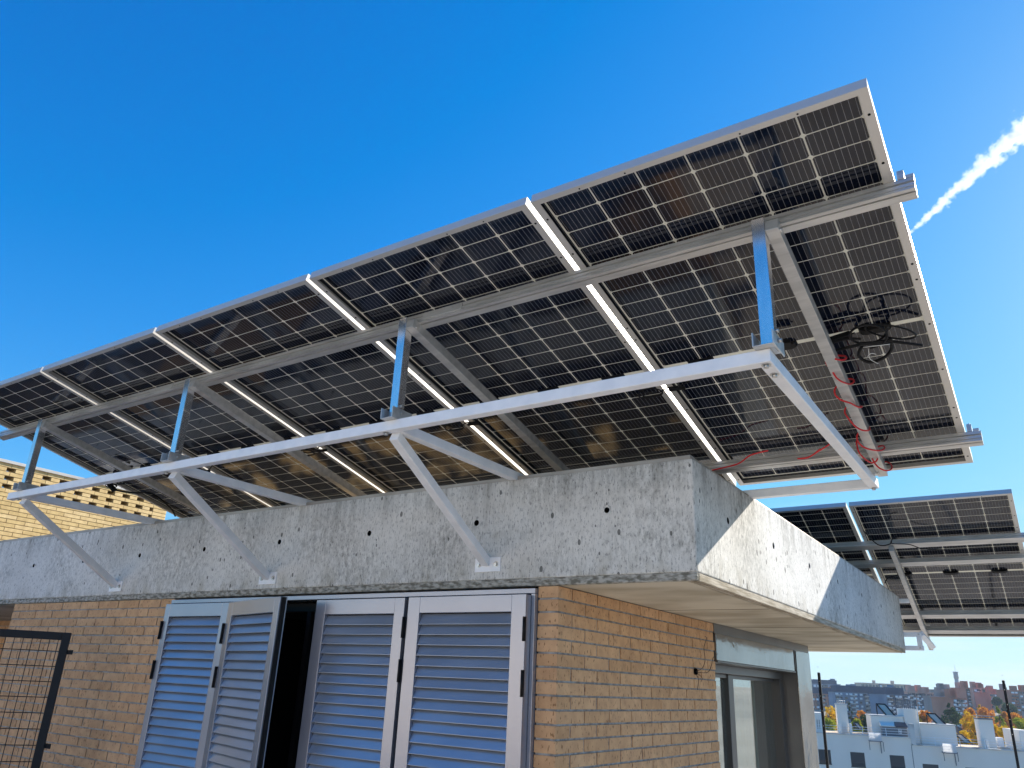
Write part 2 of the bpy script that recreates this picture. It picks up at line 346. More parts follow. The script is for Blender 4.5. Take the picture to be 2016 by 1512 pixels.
# ================================================================ SETTING
def ground():
    bm = bmesh.new(); rs = [0,30,60,100,150,200,250,300,350,400,450,500,560,620,700,800,1000,1500]; n = 96
    def h(r):
        tb = [(0,-15),(120,-15),(200,-15),(300,-15),(380,-14),(450,-11),(520,-4),(620,4),(800,5),(4000,5)]
        for (a,za),(b,zb) in zip(tb, tb[1:]):
            if r <= b: return za+(zb-za)*(r-a)/(b-a)
    rings = []
    for r in rs:
        rings.append([bm.verts.new((r*math.cos(2*math.pi*i/n), r*math.sin(2*math.pi*i/n), h(r)+(noise.noise(V((r*.01, i*.3, 0)))*2 if r>80 else 0))) for i in range(n)] if r else [bm.verts.new((0,0,h(0)))])
    for a, b in zip(rings, rings[1:]):
        for i in range(n):
            bm.faces.new([a[0], b[i], b[(i+1)%n]] if len(a)==1 else [a[i], b[i], b[(i+1)%n], a[(i+1)%n]])
    bmesh.ops.recalc_face_normals(bm, faces=bm.faces)
    me = bpy.data.meshes.new('ground'); bm.to_mesh(me); bm.free(); me.materials.append(M['ground'])
    o = bpy.data.objects.new('ground', me); col.objects.link(o); tag(o, kind='structure')
ground()
b = MB(); b.box((-14,-12,-2.75),(3.2,10.5,-2.55)); b.box((3.201,-12,-2.75),(5,-11.4,-2.55))
tag(b.build('terrace_floor', M['terrace']), kind='structure')
b = MB(); b.box((-14,-11.99,-2.549),(5,-11.6,1.3)); b.box((-14,-12.04,1.3005),(5,-11.55,1.38))
tag(b.build('bounce_wall', noisy(mat('cream_render', rough=.9), (.66,.58,.50), (.74,.66,.58), 1.2, 5)), 'unseen cream wall added behind the viewpoint to bounce sunlight', 'wall')  # out of view, added to bounce sunlight onto the penthouse front

# ================================================================ PENTHOUSE
H = .459; SOF = -.492; XC = -.634; YB = .012; D = 5.09; XL = -11.0
house = empty('brick_penthouse', (0,0,-2.55)); INV = Matrix.Translation((0,0,2.55))
tag(house, 'ochre brick rooftop penthouse with thick pitted concrete roof edge under the large row of panels', 'building')
def hp(b, name, mt, bevel=0, parent=None):
    o = b.build(name, mt, house if parent is None else parent, bevel)
    o.matrix_parent_inverse = Matrix.Translation((0,0,2.55)) if parent is None else Matrix.Identity(4)
    return o
# concrete slab with real tie holes
b = MB(); b.box((XL,0,-H),(0,D,0)); slab = b.build('slab_raw', [M['concrete'], M['hole']])
c = MB(); c.mi = 1
hx = [-.393,-1.09,-1.788,-2.49,-3.183,-3.876,-4.575,-5.276,-5.98]
for i, x in enumerate(hx):
    c.cyl((x,-.02,-.185-.004*i),(x,.07,-.185-.004*i), .0125, n=18)
hy = [.411,1.102,1.825,2.554,3.327,4.095,4.694]
for y in hy: c.cyl((.02,y,-.182),(-.07,y,-.182), .0135, n=18)
cut = c.build('cut', [M['concrete'], M['hole']])
c = MB(); c.box((XL+.15,.15,-.21),(-.15,D-.15,.05)); cut2 = c.build('cut2', [M['concrete'], M['hole']]); md2 = slab.modifiers.new('c','BOOLEAN'); md2.object = cut2; md2.solver = 'EXACT'
md = slab.modifiers.new('b','BOOLEAN'); md.object = cut; md.solver = 'EXACT'; md.operation = 'DIFFERENCE'
dg = bpy.context.evaluated_depsgraph_get(); me = bpy.data.meshes.new_from_object(slab.evaluated_get(dg))
bpy.data.objects.remove(slab); bpy.data.objects.remove(cut); bpy.data.objects.remove(cut2)
slab = bpy.data.objects.new('roof_slab', me); col.objects.link(slab); slab.parent = house; slab.matrix_parent_inverse = INV
bv = slab.modifiers.new('bevel','BEVEL'); bv.width = .006; bv.segments = 2; bv.limit_method = 'ANGLE'; bv.angle_limit = R(60)
b = MB()
for i, x in enumerate(hx[:1]): # plastic cone rim of the nearest tie hole
    n = 24
    for k in range(n):
        a0, a1 = 2*math.pi*k/n, 2*math.pi*(k+1)/n
        P = lambda a, r, y: V((x+r*math.cos(a), y, -.185+r*math.sin(a)))
        b.poly([P(a0,.0128,-.0015),P(a1,.0128,-.0015),P(a1,.021,-.003),P(a0,.021,-.003)])
        b.poly([P(a0,.021,-.003),P(a1,.021,-.003),P(a1,.0225,0),P(a0,.0225,0)])
hp(b, 'tie_hole_rim', M['concrete'])
# drip edge: rougher weathered band all round
b = MB(); b.box((XL,.004,SOF),(-.004,.03,-H+.0005)); hp(b, 'drip_edge', M['moss'], .004)
b = MB(); b.box((-.022,.031,SOF),(-.004,D-.004,-H+.0005)); b.box((-.046,.031,SOF-.001),(-.030,D-.004,-H)); hp(b, 'drip_edge', M['drip'], .003)
b = MB()   # soffit boards, with seams between pours, filled by dark strips below
for y0, y1 in ((.031,1.128),(1.136,2.268),(2.276,D-.004)):
    b.box((-11,y0,SOF+.001),(-.055,y1,-H))
hp(b, 'soffit', M['soffit'])
b = MB()
for y in (1.1285,2.2685): b.box((-11,y,SOF+.0002),(-.056,y+.007,-H))
hp(b, 'seam_shade_strip', M['hole'])  # near-black strips put the shade of the seams into colour
b = MB(); b.box((XL,.010,.0005),(-.012,.06,.020)); b.box((-.06,.0605,.0005),(-.012,D-.03,.016)); b.box((XL,D-.06,.0005),(-.0605,D-.03,.016)); hp(b, 'roof_flashing', M['zinc'], .002)

b = MB(); b.box((XL+.151,.151,-.2095),(-.151,D-.151,-.195)); hp(b, 'roof_gravel', noisy(mat('roof_gravel', rough=.95), (.035,.03,.024), (.62,.42,.20), 3.1, 5, (1,1,1), .53, .62))
# brickwork -------------------------------------------------------------
def brickwall(b, mo, org, du, nrm, length, z_top, z_bot, course, bl, depth, phase=0, joint=.0085, vj=.0105, skip=None, jit=.0012, rnd=random.Random(3)):
    """real bricks on plane org+du*u, facing nrm; mortar is a slab set back 5 mm"""
    k = 0; z = z_top
    while z > z_bot:
        off = ((k+phase) % 2)*bl/2
        u = -off
        while u < length-.002:
            u0, u1 = max(u,0), min(u+bl-vj, length)
            if u1-u0 > .02 and not (skip and skip(k, u0, u1)):
                j = rnd.uniform(-jit, jit); zz = rnd.uniform(-.0008,.0008)
                p = org+du*u0; q = org+du*u1
                f = nrm*j
                zt, zb = z+zz, z-course+joint+zz
                c = [p+f, q+f, q-nrm*depth, p-nrm*depth]
                b.hexa([V((a.x,a.y,zb)) for a in c]+[V((a.x,a.y,zt)) for a in c])
            u += bl
        z -= course; k += 1
CO = .0559
b = MB()
brickwall(b, None, V((-5.432,YB,0)), V((1,0,0)), V((0,-1,0)), 5.432-3.40, SOF-.003, -2.55, CO, .2365, .10)
hp(b, 'brick_wall', M['brick'], .0015)
b = MB(); b.box((-5.428,YB+.005,-2.55),(-3.405,YB+.11,SOF-.001)); hp(b, 'mortar_joints', M['mortar'])
b = MB()  # corner: headers on the front, bricks running back on the side wall
rn = random.Random(11); z = SOF-.003; k = 0
while z > -2.5:
    j = rn.uniform(-.001,.001); l0 = .238 if k % 2 else .118
    b.box((-.736, YB+j, z-CO+.0085),(XC+j, YB+l0, z)); k += 1; z -= CO
hp(b, 'corner_bricks', M['brick'], .0015)
b = MB()
def sw(k, u0, u1): return False
k = 0; z = SOF-.003
while z > -2.5:
    y = YB + (.2485 if k % 2 else .1285)
    while y < 1.915:
        y1 = min(y+.2265, 1.922); j = rn.uniform(-.0012,.0012)
        if y1-y > .03: b.box((XC-.10, y, z-CO+.0085),(XC+j, y1, z))
        y += .237
    z -= CO; k += 1
hp(b, 'brick_wall', M['brick'], .0015)
b = MB(); b.box((-.732,YB+.005,-2.55),(XC-.005,1.917,SOF-.001)); hp(b, 'mortar_joints', M['mortar'])
# recess left of the brick wall
b = MB(); brickwall(b, None, V((-11.1,1.25,0)), V((1,0,0)), V((0,-1,0)), 5.7, SOF-.003, -2.55, .06, .25, .1); hp(b, 'brick_wall', M['brick'])
b = MB(); b.box((-11.1,1.256,-2.55),(-5.43,1.35,SOF-.001)); hp(b, 'mortar_joints', M['mortar'])
b = MB(); b.box((-5.428,YB+.111,-2.55),(-5.33,1.25,SOF-.001)); hp(b, 'reveal', M['brick'])

# shutter opening --------------------------------------------------------
b = MB()
FX0, FX1, FZ = -3.398, -.738, SOF-.012
b.box((FX0,-.012,FZ-.022),(FX1,.10,FZ)); b.box((FX0,-.0125,-2.55),(FX0+.022,.10,FZ-.0225)); b.box((FX1-.020,-.0125,-2.55),(FX1,.10,FZ-.0225))
hp(b, 'shutter_surround', M['shutter'], .0015)
b = MB(); b.box((FX0+.03,.11,-2.55),(FX1-.03,1.6,-2.50)); b.box((FX0+.03,1.6,-2.5),(FX1-.03,1.65,FZ-.03)); b.box((FX0+.023,.11,-2.5),(FX0+.03,1.6,FZ-.03)); b.box((FX1-.03,.11,-2.5),(FX1-.023,1.6,FZ-.03)); b.box((FX0+.03,.11,FZ-.03),(FX1-.03,1.6,FZ-.023))
hp(b, 'dark_room', M['dark'])
b = MB()
for x in (-2.26,-2.20,-1.98): b.box((x,.075,-2.5),(x+.03,.10,FZ-.024))
b.box((FX0+.03,.070,FZ-.075),(FX1-.03,.10,FZ-.030))
hp(b, 'inner_window_frame', M['black'], .002)
def shutter(x0, z1, w, ang=0, hinges=(), fl=.062, fr=.058, ft=.072, label=None):
    """leaf built in its own frame: x 0..w, y -.045..0, hanging down from z=0"""
    T = Matrix.Translation((x0,-.016,z1)) @ Matrix.Rotation(ang,4,'Z')
    h = z1+2.5; b = MB()
    b.box((0,-.042,-h),(fl,0,0)); b.box((w-fr,-.042,-h),(w,0,0)); b.box((fl+.0005,-.0418,-ft),(w-fr-.0005,-.0002,0)); b.box((fl+.0005,-.0418,-h),(w-fr-.0005,-.0002,-h+.1))
    o = b.build('shutter', M['shutter'], house, .0015); o.matrix_parent_inverse = INV; o.matrix_local = INV.inverted() @ INV @ T
    o.matrix_basis = T
    if label: o['label'] = label
    b = MB(); z = -ft-.004
    rn = random.Random(int(-x0*100))
    while z > -h+.13:     # each blade leans outwards towards its lower edge
        t = rn.uniform(-.0007,.0007)
        b.hexa([V((fl+.001,-.0385+t,z-.0465)),V((w-fr-.001,-.0385+t,z-.0465)),V((w-fr-.001,-.0345+t,z-.0475)),V((fl+.001,-.0345+t,z-.0475)),
                V((fl+.001,-.016,z)),V((w-fr-.001,-.016,z)),V((w-fr-.001,-.012,z-.001)),V((fl+.001,-.012,z-.001))])
        b.hexa([V((fl+.001,-.0385+t,z-.0475)),V((w-fr-.001,-.0385+t,z-.0475)),V((w-fr-.001,-.030+t,z-.0475)),V((fl+.001,-.030+t,z-.0475)),
                V((fl+.001,-.0385+t,z-.0450)),V((w-fr-.001,-.0385+t,z-.0450)),V((w-fr-.001,-.032+t,z-.0450)),V((fl+.001,-.032+t,z-.0450))])
        z -= .0457
    s = b.build('slats', M['slat'], o, .0006)
    b = MB(); b.box((fl-.002,-.010,-h+.1),(w-fr+.002,-.004,-ft)); b.build('backing_panel', M['blackpaint'], o)
    for (hxx, hz, hl) in hinges:
        b = MB(); b.box((hxx-.006,-.052,hz-hl),(hxx+.006,-.0425,hz)); b.cyl((hxx,-.052,hz-hl),(hxx,-.052,hz),.006,n=10); b.build('hinge', M['black'], o)
    return o
shutter(-3.374, -.534, .604, 0, ((.002,-.10,.105),(.002,-.325,.105)), .05, .058, .074)
l2 = shutter(-2.766, -.534, .672, R(-15.6), ((-.002,-.115,.11),(-.002,-.345,.11)), .07, .06, .075, 'louvred leaf swung part open')
b = MB(); b.box((.6725,-.034,-1.96),(.680,-.010,-.002)); b.build('gasket', M['black'], l2)
shutter(-2.053, -.535, .606, 0, ((.617,-.09,.095),(.617,-.28,.10)), .070, .062, .073)
shutter(-1.423, -.534, .668, 0, ((.668,-.095,.10),(.668,-.31,.105)), .072, .074, .073)

# side window ------------------------------------------------------------
b = MB(); b.box((-.70,1.924,-.552),(XC+.002,4.205,SOF-.001)); hp(b, 'lintel_band', M['claddark'])
b = MB(); b.box((-.78,1.925,-.712),(-.622,3.70,-.5525)); hp(b, 'roller_blind_box', M['cladding'], .003)
b = MB(); b.box((-.78,1.926,-.722),(-.618,3.708,-.7125)); b.box((-.621,3.7005,-.7125),(-.6165,3.71,-.5525)); hp(b, 'box_trim', M['winframe'], .001)
b = MB(); b.box((-1.0,3.79,-2.55),(XC,4.2,-.5525)); hp(b, 'corner_pier', M['claddark'])
b = MB(); b.box((XC+.0005,3.785,-2.55),(XC+.006,4.203,-.5525)); hp(b, 'pier_cladding', M['cladding'])
b = MB()
b.box((-.86,1.93,-.775),(-.745,3.788,-.7225)); b.box((-.86,3.70,-2.5),(-.75,3.788,-.7755))
b.box((-.855,2.60,-2.5),(-.79,2.70,-.7755)); b.box((-.85,1.93,-2.5),(-.79,2.02,-.7755)); b.box((-.848,2.70,-.80),(-.80,3.70,-.7755)); b.box((-.848,2.02,-.80),(-.80,2.60,-.7755))
wf = hp(b, 'side_window', M['winframe'], .003)
gm = mat('window_glass', (.78,.88,.84), .01, spec=1.0); gm.node_tree.nodes['Principled BSDF'].inputs['Coat Weight'].default_value = 1; gm.node_tree.nodes['Principled BSDF'].inputs['Coat Roughness'].default_value = .01
gm.node_tree.nodes['Principled BSDF'].inputs['Transmission Weight'].default_value = .96
b = MB(); b.box((-.826,2.015,-2.5),(-.820,2.605,-.7995)); b.build('pane', gm, wf)
b = MB(); b.box((-.826,2.695,-2.5),(-.820,3.705,-.7995)); b.build('pane', gm, wf)
b = MB()
pr = []
for i in range(60):
    y = 2.0+i*.0288; pr.append((y, -.98+.018*math.sin(i*1.3)))
for (y0,x0),(y1,x1) in zip(pr, pr[1:]): b.poly([(x0,y0,-2.5),(x1,y1,-2.5),(x1,y1,-.72),(x0,y0,-.72)])
hp(b, 'curtain', noisy(mat('grey_green_curtain', rough=.9), (.42,.52,.45), (.55,.64,.56), 4, 3))
# back walls of the penthouse so that it is a closed volume
b = MB(); b.box((-11,4.10,-2.55),(-1.001,4.2,SOF-.001)); b.box((-11.1,1.351,-2.55),(-11,4.2,SOF-.001)); hp(b, 'rear_wall', M['mortar'])

# loose wires on the brick wall
def sp(px, py, o=.0): return onplane(px, py, (XC+o,0,0), (1,0,0))
b = MB()
b.tube(smooth_curve([sp(1369,1322,.004), sp(1382,1316,.02), sp(1388,1300,.03), sp(1386,1275,.03), sp(1391,1257,.02), sp(1388,1253,.03)]), .0016, 6)
b.tube(smooth_curve([sp(1370,1323,.004), sp(1392,1324,.03), sp(1400,1312,.05), sp(1404,1295,.05), sp(1413,1287,.05)]), .0016, 6)
b.tube(smooth_curve([sp(1369,1325,.004), sp(1375,1338,.02), sp(1373,1358,.02)]), .0014, 6)
b.tube(smooth_curve([sp(1371,1324,.004), sp(1382,1334,.02), sp(1380,1342,.02)]), .0014, 6)
lw = b.build('loose_wires', M['black'])
b = MB(); p = sp(1369,1322); 
for k in range(7):
    a = k*.9; b.hexa([p+V((.0005+dx*.004, .022*math.cos(a)*.6+dy*.014, .018*math.sin(a)*.5+dz*.009)) for dx,dy,dz in ((0,-1,-1),(1,-1,-1),(1,1,-1),(0,1,-1),(0,-1,1),(1,-1,1),(1,1,1),(0,1,1))])
b.build('torn_hole', M['hole'], lw)
tag(lw, 'thin black wires hanging out of a broken hole in the side brick wall', 'wire')

# ================================================================ SOLAR PANELS
TILT = .23945; W, LP = 1.038, 2.094; PIT = 1.058
def pmat(org, tilt, s=1.0):
    yv = V((0,math.cos(tilt),-math.sin(tilt))); zv = V((0,math.sin(tilt),math.cos(tilt)))
    m = Matrix((V((1,0,0))*s, yv*s, zv*s)).transposed().to_4x4(); m.translation = org; return m
P1 = V((.9541,-1.1560,.5887))
def make_panel(Mx):
    root = empty('solar_panel', M=Mx)
    b = MB(); t = .002; H_ = .035; lw_, ls = .024, .018
    b.box((-W,0,0),(-W+t,LP,H_)); b.box((-t,0,0),(0,LP,H_)); b.box((-W+t,0,0),(-t,t,H_)); b.box((-W+t,LP-t,0),(-t,LP,H_))
    b.box((-W+t,t,0),(-W+t+lw_,LP-t,.0018)); b.box((-t-lw_,t,0),(-t,LP-t,.0018))
    b.box((-W+t+lw_,t,0),(-t-lw_,t+ls,.0018)); b.box((-W+t+lw_,LP-t-ls,0),(-t-lw_,LP-t,.0018))
    b.mi = 1
    for y in (.09,.27,.42,.72,.80,1.05,1.34,1.62,1.70,1.88,2.03):
        for x in (-.014,-W+.014): b.cyl((x,y,-.0006),(x,y,.001),.0042,n=10)
    for x in (-.18,-.34,-.70,-.86): b.cyl((x,.012,-.0006),(x,.012,.001),.003,n=8)
    kid(b.build('frame', [M['frame'], M['hole']], root))
    b = MB(); b.box((-W+t,t,.0285),(-t,LP-t,.034)); kid(b.build('cell_sheet', M['cells'], root))
    for i, k in enumerate((.19,.52,.85)):
        b = MB(); b.prism([(-.055,0),(.055,0),(.048,-.012),(.032,-.018),(-.032,-.018),(-.048,-.012)], V((1,0,0)), V((0,0,1)), LP/2-.014, LP/2+.014, V((0,1,0)))
        j = b.build('junction_box', M['black'], root); j.location = (-k,0,.0283)
        me = j.data; kid(j)
    return root
def link_cable(root, x0, x1, seed, tie=True):
    """short black lead between neighbouring junction boxes, hanging in a loop under the panel gap"""
    rn = random.Random(seed); b = MB(); y = LP/2
    pts = [V((x0,y+.01,.015))]
    for i in range(1,7):
        t = i/7; pts.append(V((x0+(x1-x0)*t, y+.02+.05*math.sin(t*math.pi)+rn.uniform(-.02,.02), -.004-.035*math.sin(t*math.pi)+rn.uniform(-.006,.006))))
    pts.append(V((x1,y+.01,.015)))
    b.tube(smooth_curve(pts), .0032, 6)
    c0 = (pts[3]+pts[4])/2; q = []
    for i in range(17):
        a = i/16*2*math.pi*1.4; q.append(c0+V((.055*math.cos(a)-.055,.03*math.sin(a), .004*math.sin(a*1.7)-.004)))
    b.tube(smooth_curve(q,3), .0032, 6)
    b.beam(c0+V((.03,0,-.002)), c0+V((.10,.004,-.004)), .012, .012, V((0,1,0)))
    return b
panels = []
plab = ['rightmost solar panel of the front row, with bundled black cable beneath it',
        'second solar panel from the right in the front row of five',
        'middle panel of the front row of five, seen from below',
        'fourth panel from the right in the front row, above the second upright from the left',
        'leftmost panel of the front row, cut off by the left edge of the picture']
for i in range(5):
    Mx = pmat(P1+V((-PIT*i,0,0)), TILT)
    if i == 0: o = make_panel(Mx); proto = o
    else: o = copy_tree(proto); o.matrix_world = Mx
    tag(o, plab[i], 'solar panel', 'solar panels of the front row'); panels.append(o)
for i in range(5):
    c = link_cable(panels[i], -.86, -PIT-.17 if i < 4 else -.99, 20+i)
    o = c.build('black_cable', M['black']); o.matrix_world = pmat(P1+V((-PIT*i,0,0)), TILT)
    tag(o, ['looped black lead hanging under the gap between the first and second panels from the right', 'looped black lead under the gap between the second and middle panels',
            'looped black lead under the gap between the middle and fourth panels', 'looped black lead under the gap left of the fourth panel from the right', 'black lead hanging by the left edge of the leftmost panel'][i], 'cable', 'cables under the front row')
P2 = V((1.043,3.883,.605)); T2 = .389; S2 = 1.12
l2s = ['right panel of the rear array behind the far corner of the roof', 'left panel of the rear array, half hidden behind the concrete roof edge']
for i in range(2):
    o = copy_tree(proto); o.matrix_world = pmat(P2+V((-PIT*S2*i,0,0)), T2, S2)
    tag(o, l2s[i], 'solar panel', 'solar panels of the rear array')

# ---- rack of the front row
yv = V((0,math.cos(TILT),-math.sin(TILT))); zv = V((0,math.sin(TILT),math.cos(TILT)))
def pl(x, v, off): return V((x, P1.y, P1.z)) + yv*v - zv*off     # point `off` below the underside of the panels
def rail_prof(w=.045, h=.046, g=.008):
    # grooves on the front and bottom faces of an extruded rail; u across slope, v normal to panel
    a = w/2
    return [(-a,0),(-a,-h*.30),(-a+g,-h*.33),(-a+g,-h*.45),(-a,-h*.48),(-a,-h*.72),(-a+g*.5,-h*.75),(-a+g*.5,-h*.80),(-a,-h*.83),(-a,-h),
            (-a*.45,-h),(-a*.4,-h+g*.8),(-a*.2,-h+g*.8),(-a*.15,-h),(a,-h),(a,-h*.55),(a-g,-h*.52),(a-g,-h*.4),(a,-h*.37),(a,0)]
def rail(x0, x1, v, org, tilt, splices=(), name='mounting_rail', s=1.0, prof=None):
    yy = V((0,math.cos(tilt),-math.sin(tilt))); zz = V((0,math.sin(tilt),math.cos(tilt)))
    b = MB(); o0 = V((0,org.y,org.z))+yy*v
    pf = [(u*s,w*s-.0008) for u, w in (prof or rail_prof())]
    n = len(pf)
    A = [b.bm.verts.new(o0+yy*u+zz*w+V((x0,0,0))) for u, w in pf]; B = [b.bm.verts.new(o0+yy*u+zz*w+V((x1,0,0))) for u, w in pf]
    for i in range(n): b.bm.faces.new([A[i],A[(i+1)%n],B[(i+1)%n],B[i]])
    b.bm.faces.new(A[::-1]); b.bm.faces.new(B)
    o = b.build(name, M['alu'])
    for x in splices:
        b = MB(); c = o0+zz*(-.021*s)+V((x,0,0))
        b.beam(c-V((.10,0,0))-yy*.0015, c+V((.10,0,0))-yy*.0015, .050*s, .034*s, yy)
        b.cyl(c+V((-.05,0,0))-yy*.028*s, c+V((-.05,0,0))-yy*.022*s, .007, n=8); b.cyl(c+V((.05,0,0))-yy*.028*s, c+V((.05,0,0))-yy*.022*s, .007, n=8)
        b.build('splice', M['alu'], o, .001)
    return o
def clamp(parent, x, v, org, tilt, s=1):
    yy = V((0,math.cos(tilt),-math.sin(tilt))); zz = V((0,math.sin(tilt),math.cos(tilt))); c = V((x,org.y,org.z))+yy*v
    b = MB(); b.beam(c+zz*.001-V((.0,0,0)), c+zz*.036, .018, .035, V((1,0,0))); b.beam(c+V((.012,0,0))+zz*.008-V((0.0,0,0)), c+V((.034,0,0))+zz*.008, .012, .03, zz); b.cyl(c+zz*.036, c+zz*.046, .006, n=8)
    return b.build('end_clamp', M['alu'], parent, .001)
r1 = rail(-4.42, 1.005, .372, P1, TILT, (-.71,-2.62,-3.60)); clamp(r1, .972, .365, P1, TILT)
tag(r1, 'long grooved aluminium rail under the upper part of the front row', 'rail', 'rails under the front row')
r2 = rail(-4.42, 1.012, 1.845, P1, TILT, ()); clamp(r2, .972, 1.84, P1, TILT)
tag(r2, 'long aluminium rail low under the front row, with red cable lying across it', 'rail', 'rails under the front row')

UX = [.568,-.889,-2.339,-3.816]; YA = -.857
tl = ['blue-reflecting aluminium support at the right end of the front row, wound with red cable', 'second aluminium triangular support from the right, above the nearest braced arm',
      'third aluminium triangular support from the right, with looped lead beside it', 'leftmost aluminium triangular support, standing at the left end of the white beam']
def support(root):
    """origin on top of the white front beam; x across"""
    o = V((0,YA,.041)); ytop = YA+.02
    off = .043
    zt = P1.z-(ytop-P1.y)*math.tan(TILT)-off/math.cos(TILT)
    def w(p): return V(p)-o
    b = MB()   # upright: open channel
    b.box((-.0205,0,.0),(.0195,.003,zt-.041+.016)); b.box((-.0205,.0035,0),(-.0175,.040,zt-.041)); b.box((.0165,.0035,0),(.0195,.040,zt-.041)); b.box((-.0175,.037,0),(.0165,.040,zt-.041))
    kid(b.build('upright', M['bright'], root, .001))
    b = MB()   # sloping beam
    pa = pl(.040, .325, off+.021); pb = pl(.036, 1.985, off+.021)
    b.beam(w(pa), w(pb), .040, .040, V((1,0,0))); kid(b.build('sloping_beam', M['alu'], root, .0015))
    b = MB()   # foot bracket, a short piece of rail across the beam
    b.box((-.038,-.030,0),(-.034,.055,.045)); b.box((.0205,-.030,0),(.0245,.085,.045)); b.box((-.034,-.030,0),(.0205,.055,.003)); b.box((-.034,.052,.003),(.0205,.055,.030))
    kid(b.build('foot_bracket', M['alu'], root, .001))
    for p0, p1, r_ in (((.0245,.018,.026),(.036,.018,.026),.0065),((.056,.02,zt-.075),(.067,.02,zt-.075),.0075),((.0195,.018,.058),(.030,.018,.058),.006)):
        b = MB(); b.cyl(p0,p1,r_,n=6); kid(b.build('bolt', M['bolt'], root))
    # rear leg down to the rear beam
    b = MB(); pr_ = pl(.02, 1.96, off+.042); b.box(w((-.02,pr_.y-.02,.041)), w((.02,pr_.y+.018,pr_.z+.03))); b.box(w((.024,pr_.y-.035,.041)), w((.027,pr_.y+.03,.11)))
    kid(b.build('rear_leg', M['alu'], root, .001))
    b = MB(); c = pl(.042,.372,off); b.box(w(c)+V((-.045,-.03,-.028)), w(c)+V((-.021,.03,.004)))
    kid(b.build('rail_bracket', M['alu'], root, .001))
for i, x in enumerate(UX):
    if i == 0:
        o = empty('support_triangle', (x,YA,.041)); support(o); tp = o
    else:
        o = copy_tree(tp); o.location.x = x
    tag(o, tl[i], 'support', 'triangular supports under the front row')

# ---- white steel frame cantilevered over the roof edge
fr = empty('white_steel_frame', (0,0,0)); tag(fr, 'white steel outrigger frame bolted round the roof edge, carrying the front row of panels', 'frame')
X1 = .572; YE = .818; XE = -3.965
b = MB(); b.box((XE,YA,0),(X1,YA+.040,.041)); b.build('front_beam', M['steel'], fr, .003)
b = MB(); b.box((XE,YE-.04,0),(X1-.0405,YE,.041)); b.build('rear_beam', M['steel'], fr, .003)
b = MB(); b.box((X1-.040,YA+.0405,-.0006),(X1,YE,.0405)); b.build('arm', M['steel'], fr, .003)
for x in UX[1:]:
    b = MB(); b.box((x-.02,YA+.0405,-.0006),(x+.02,YE-.0405,.0405)); b.build('arm', M['steel'], fr, .003)
for x, px_, pz_ in ((UX[1],-1.004,-.345),(UX[2],-2.534,-.356),(UX[3],-4.07,-.358)):
    b = MB(); b.beam((x-.012,YA+.035,-.012),(px_-.012,-.004,pz_-.035),.040,.040,V((1,0,0)))
    b.build('brace', M['steel'], fr, .003)
    b = MB(); b.box((px_-.075,-.006,pz_-.078),(px_+.068,0.001,pz_-.012)); o = b.build('wall_plate', M['steel'], fr, .0015)
    for dx in (-.052,.045):
        b = MB(); b.cyl((px_+dx,-.0072,pz_-.045),(px_+dx,-.006,pz_-.045),.014,n=20); b.cyl((px_+dx,-.014,pz_-.045),(px_+dx,-.0072,pz_-.045),.008,n=6); b.build('bolt', M['bolt'], o)
for x, y in ((X1-.02,YA+.022),(X1-.02,YA+.105),(UX[1]-.045,YA+.02),(UX[2]-.045,YA+.02),(UX[3]-.045,YA+.02),(X1-.02,YE-.02)):
    b = MB(); b.cyl((x,y,-.002),(x,y,-.0006),.014,n=20); b.cyl((x,y,-.010),(x,y,-.002),.0085,n=6); b.build('bolt', M['bolt'], fr)

# ---- cables on the right-hand support
b = MB(); bx = X1+.04; pts = []
rn = random.Random(5)
turns = 5.6; v0, v1 = 1.02, 1.98
for i in range(int(turns*14)+1):
    t = i/(turns*14); a = -t*turns*2*math.pi+1.0; rr = .032+.012*math.sin(i*.37)+.006*math.sin(i*1.1)
    sag = .03*max(0, math.sin(a+.4))
    c = pl(.610, v0+(v1-v0)*t+.028*math.sin(a*1.0+2.2), .064)
    pts.append(c + V((1,0,0))*rr*1.05*math.cos(a) - zv*(rr*math.sin(a))*1.0 - zv*sag*.4)
b.tube(smooth_curve(pts,2), .0035, 7)
rc = b.build('red_cable', M['red'])
b = MB()
def pp(px, py, off): return onplane(px, py, P1-zv*off, zv)
for seg in ([(1400,926),(1428,920),(1455,912),(1478,896),(1512,887)], [(1570,903),(1590,901),(1612,888),(1634,874)], [(1572,903),(1594,899),(1615,884)]):
    b.tube(smooth_curve([pp(x,y,.052) for x,y in seg]), .0035, 7); b.build('trailing_length', M['red'], rc); b = MB()
b.tube(smooth_curve([pp(1686,868,.05),pp(1690,888,.10),pp(1702,903,.115),pp(1717,911,.11),pp(1727,905,.09),pp(1725,890,.05)]), .0035, 7)
b.build('trailing_length', M['red'], rc)
tag(rc, 'thin red cable coiled round the rightmost sloping beam and trailing over the lower rail', 'cable')
b = MB()  # black bundle
J = pp(1727,664,.012)
def jb(dx, dv, off=.02): return J + V((dx,0,0)) + yv*dv - zv*off
ring = []
for i in range(40):
    a = i/39*2*math.pi*1.35-.5; ring.append(jb(-.02+.060*math.cos(a), -.060+.062*math.sin(a), .012+.03*i/40))
b.tube(smooth_curve(ring,2), .0045, 7)
ring = []
for i in range(30):
    a = i/29*2*math.pi+2.2; ring.append(jb(.05+.07*math.cos(a)+.03*math.sin(a), -.045+.055*math.sin(a), .02+.02*math.cos(a)))
b.tube(smooth_curve(ring,2), .0035, 7)
b.tube(smooth_curve([jb(-.055,.01,.02),jb(-.075,.05,.03),jb(-.05,.095,.035),jb(.0,.085,.035),jb(.035,.045,.035),jb(.045,.0,.03)]), .0062, 8)
b.tube(smooth_curve([jb(.045,.0,.03),jb(.09,.02,.035),jb(.135,.055,.03)]), .0055, 8)
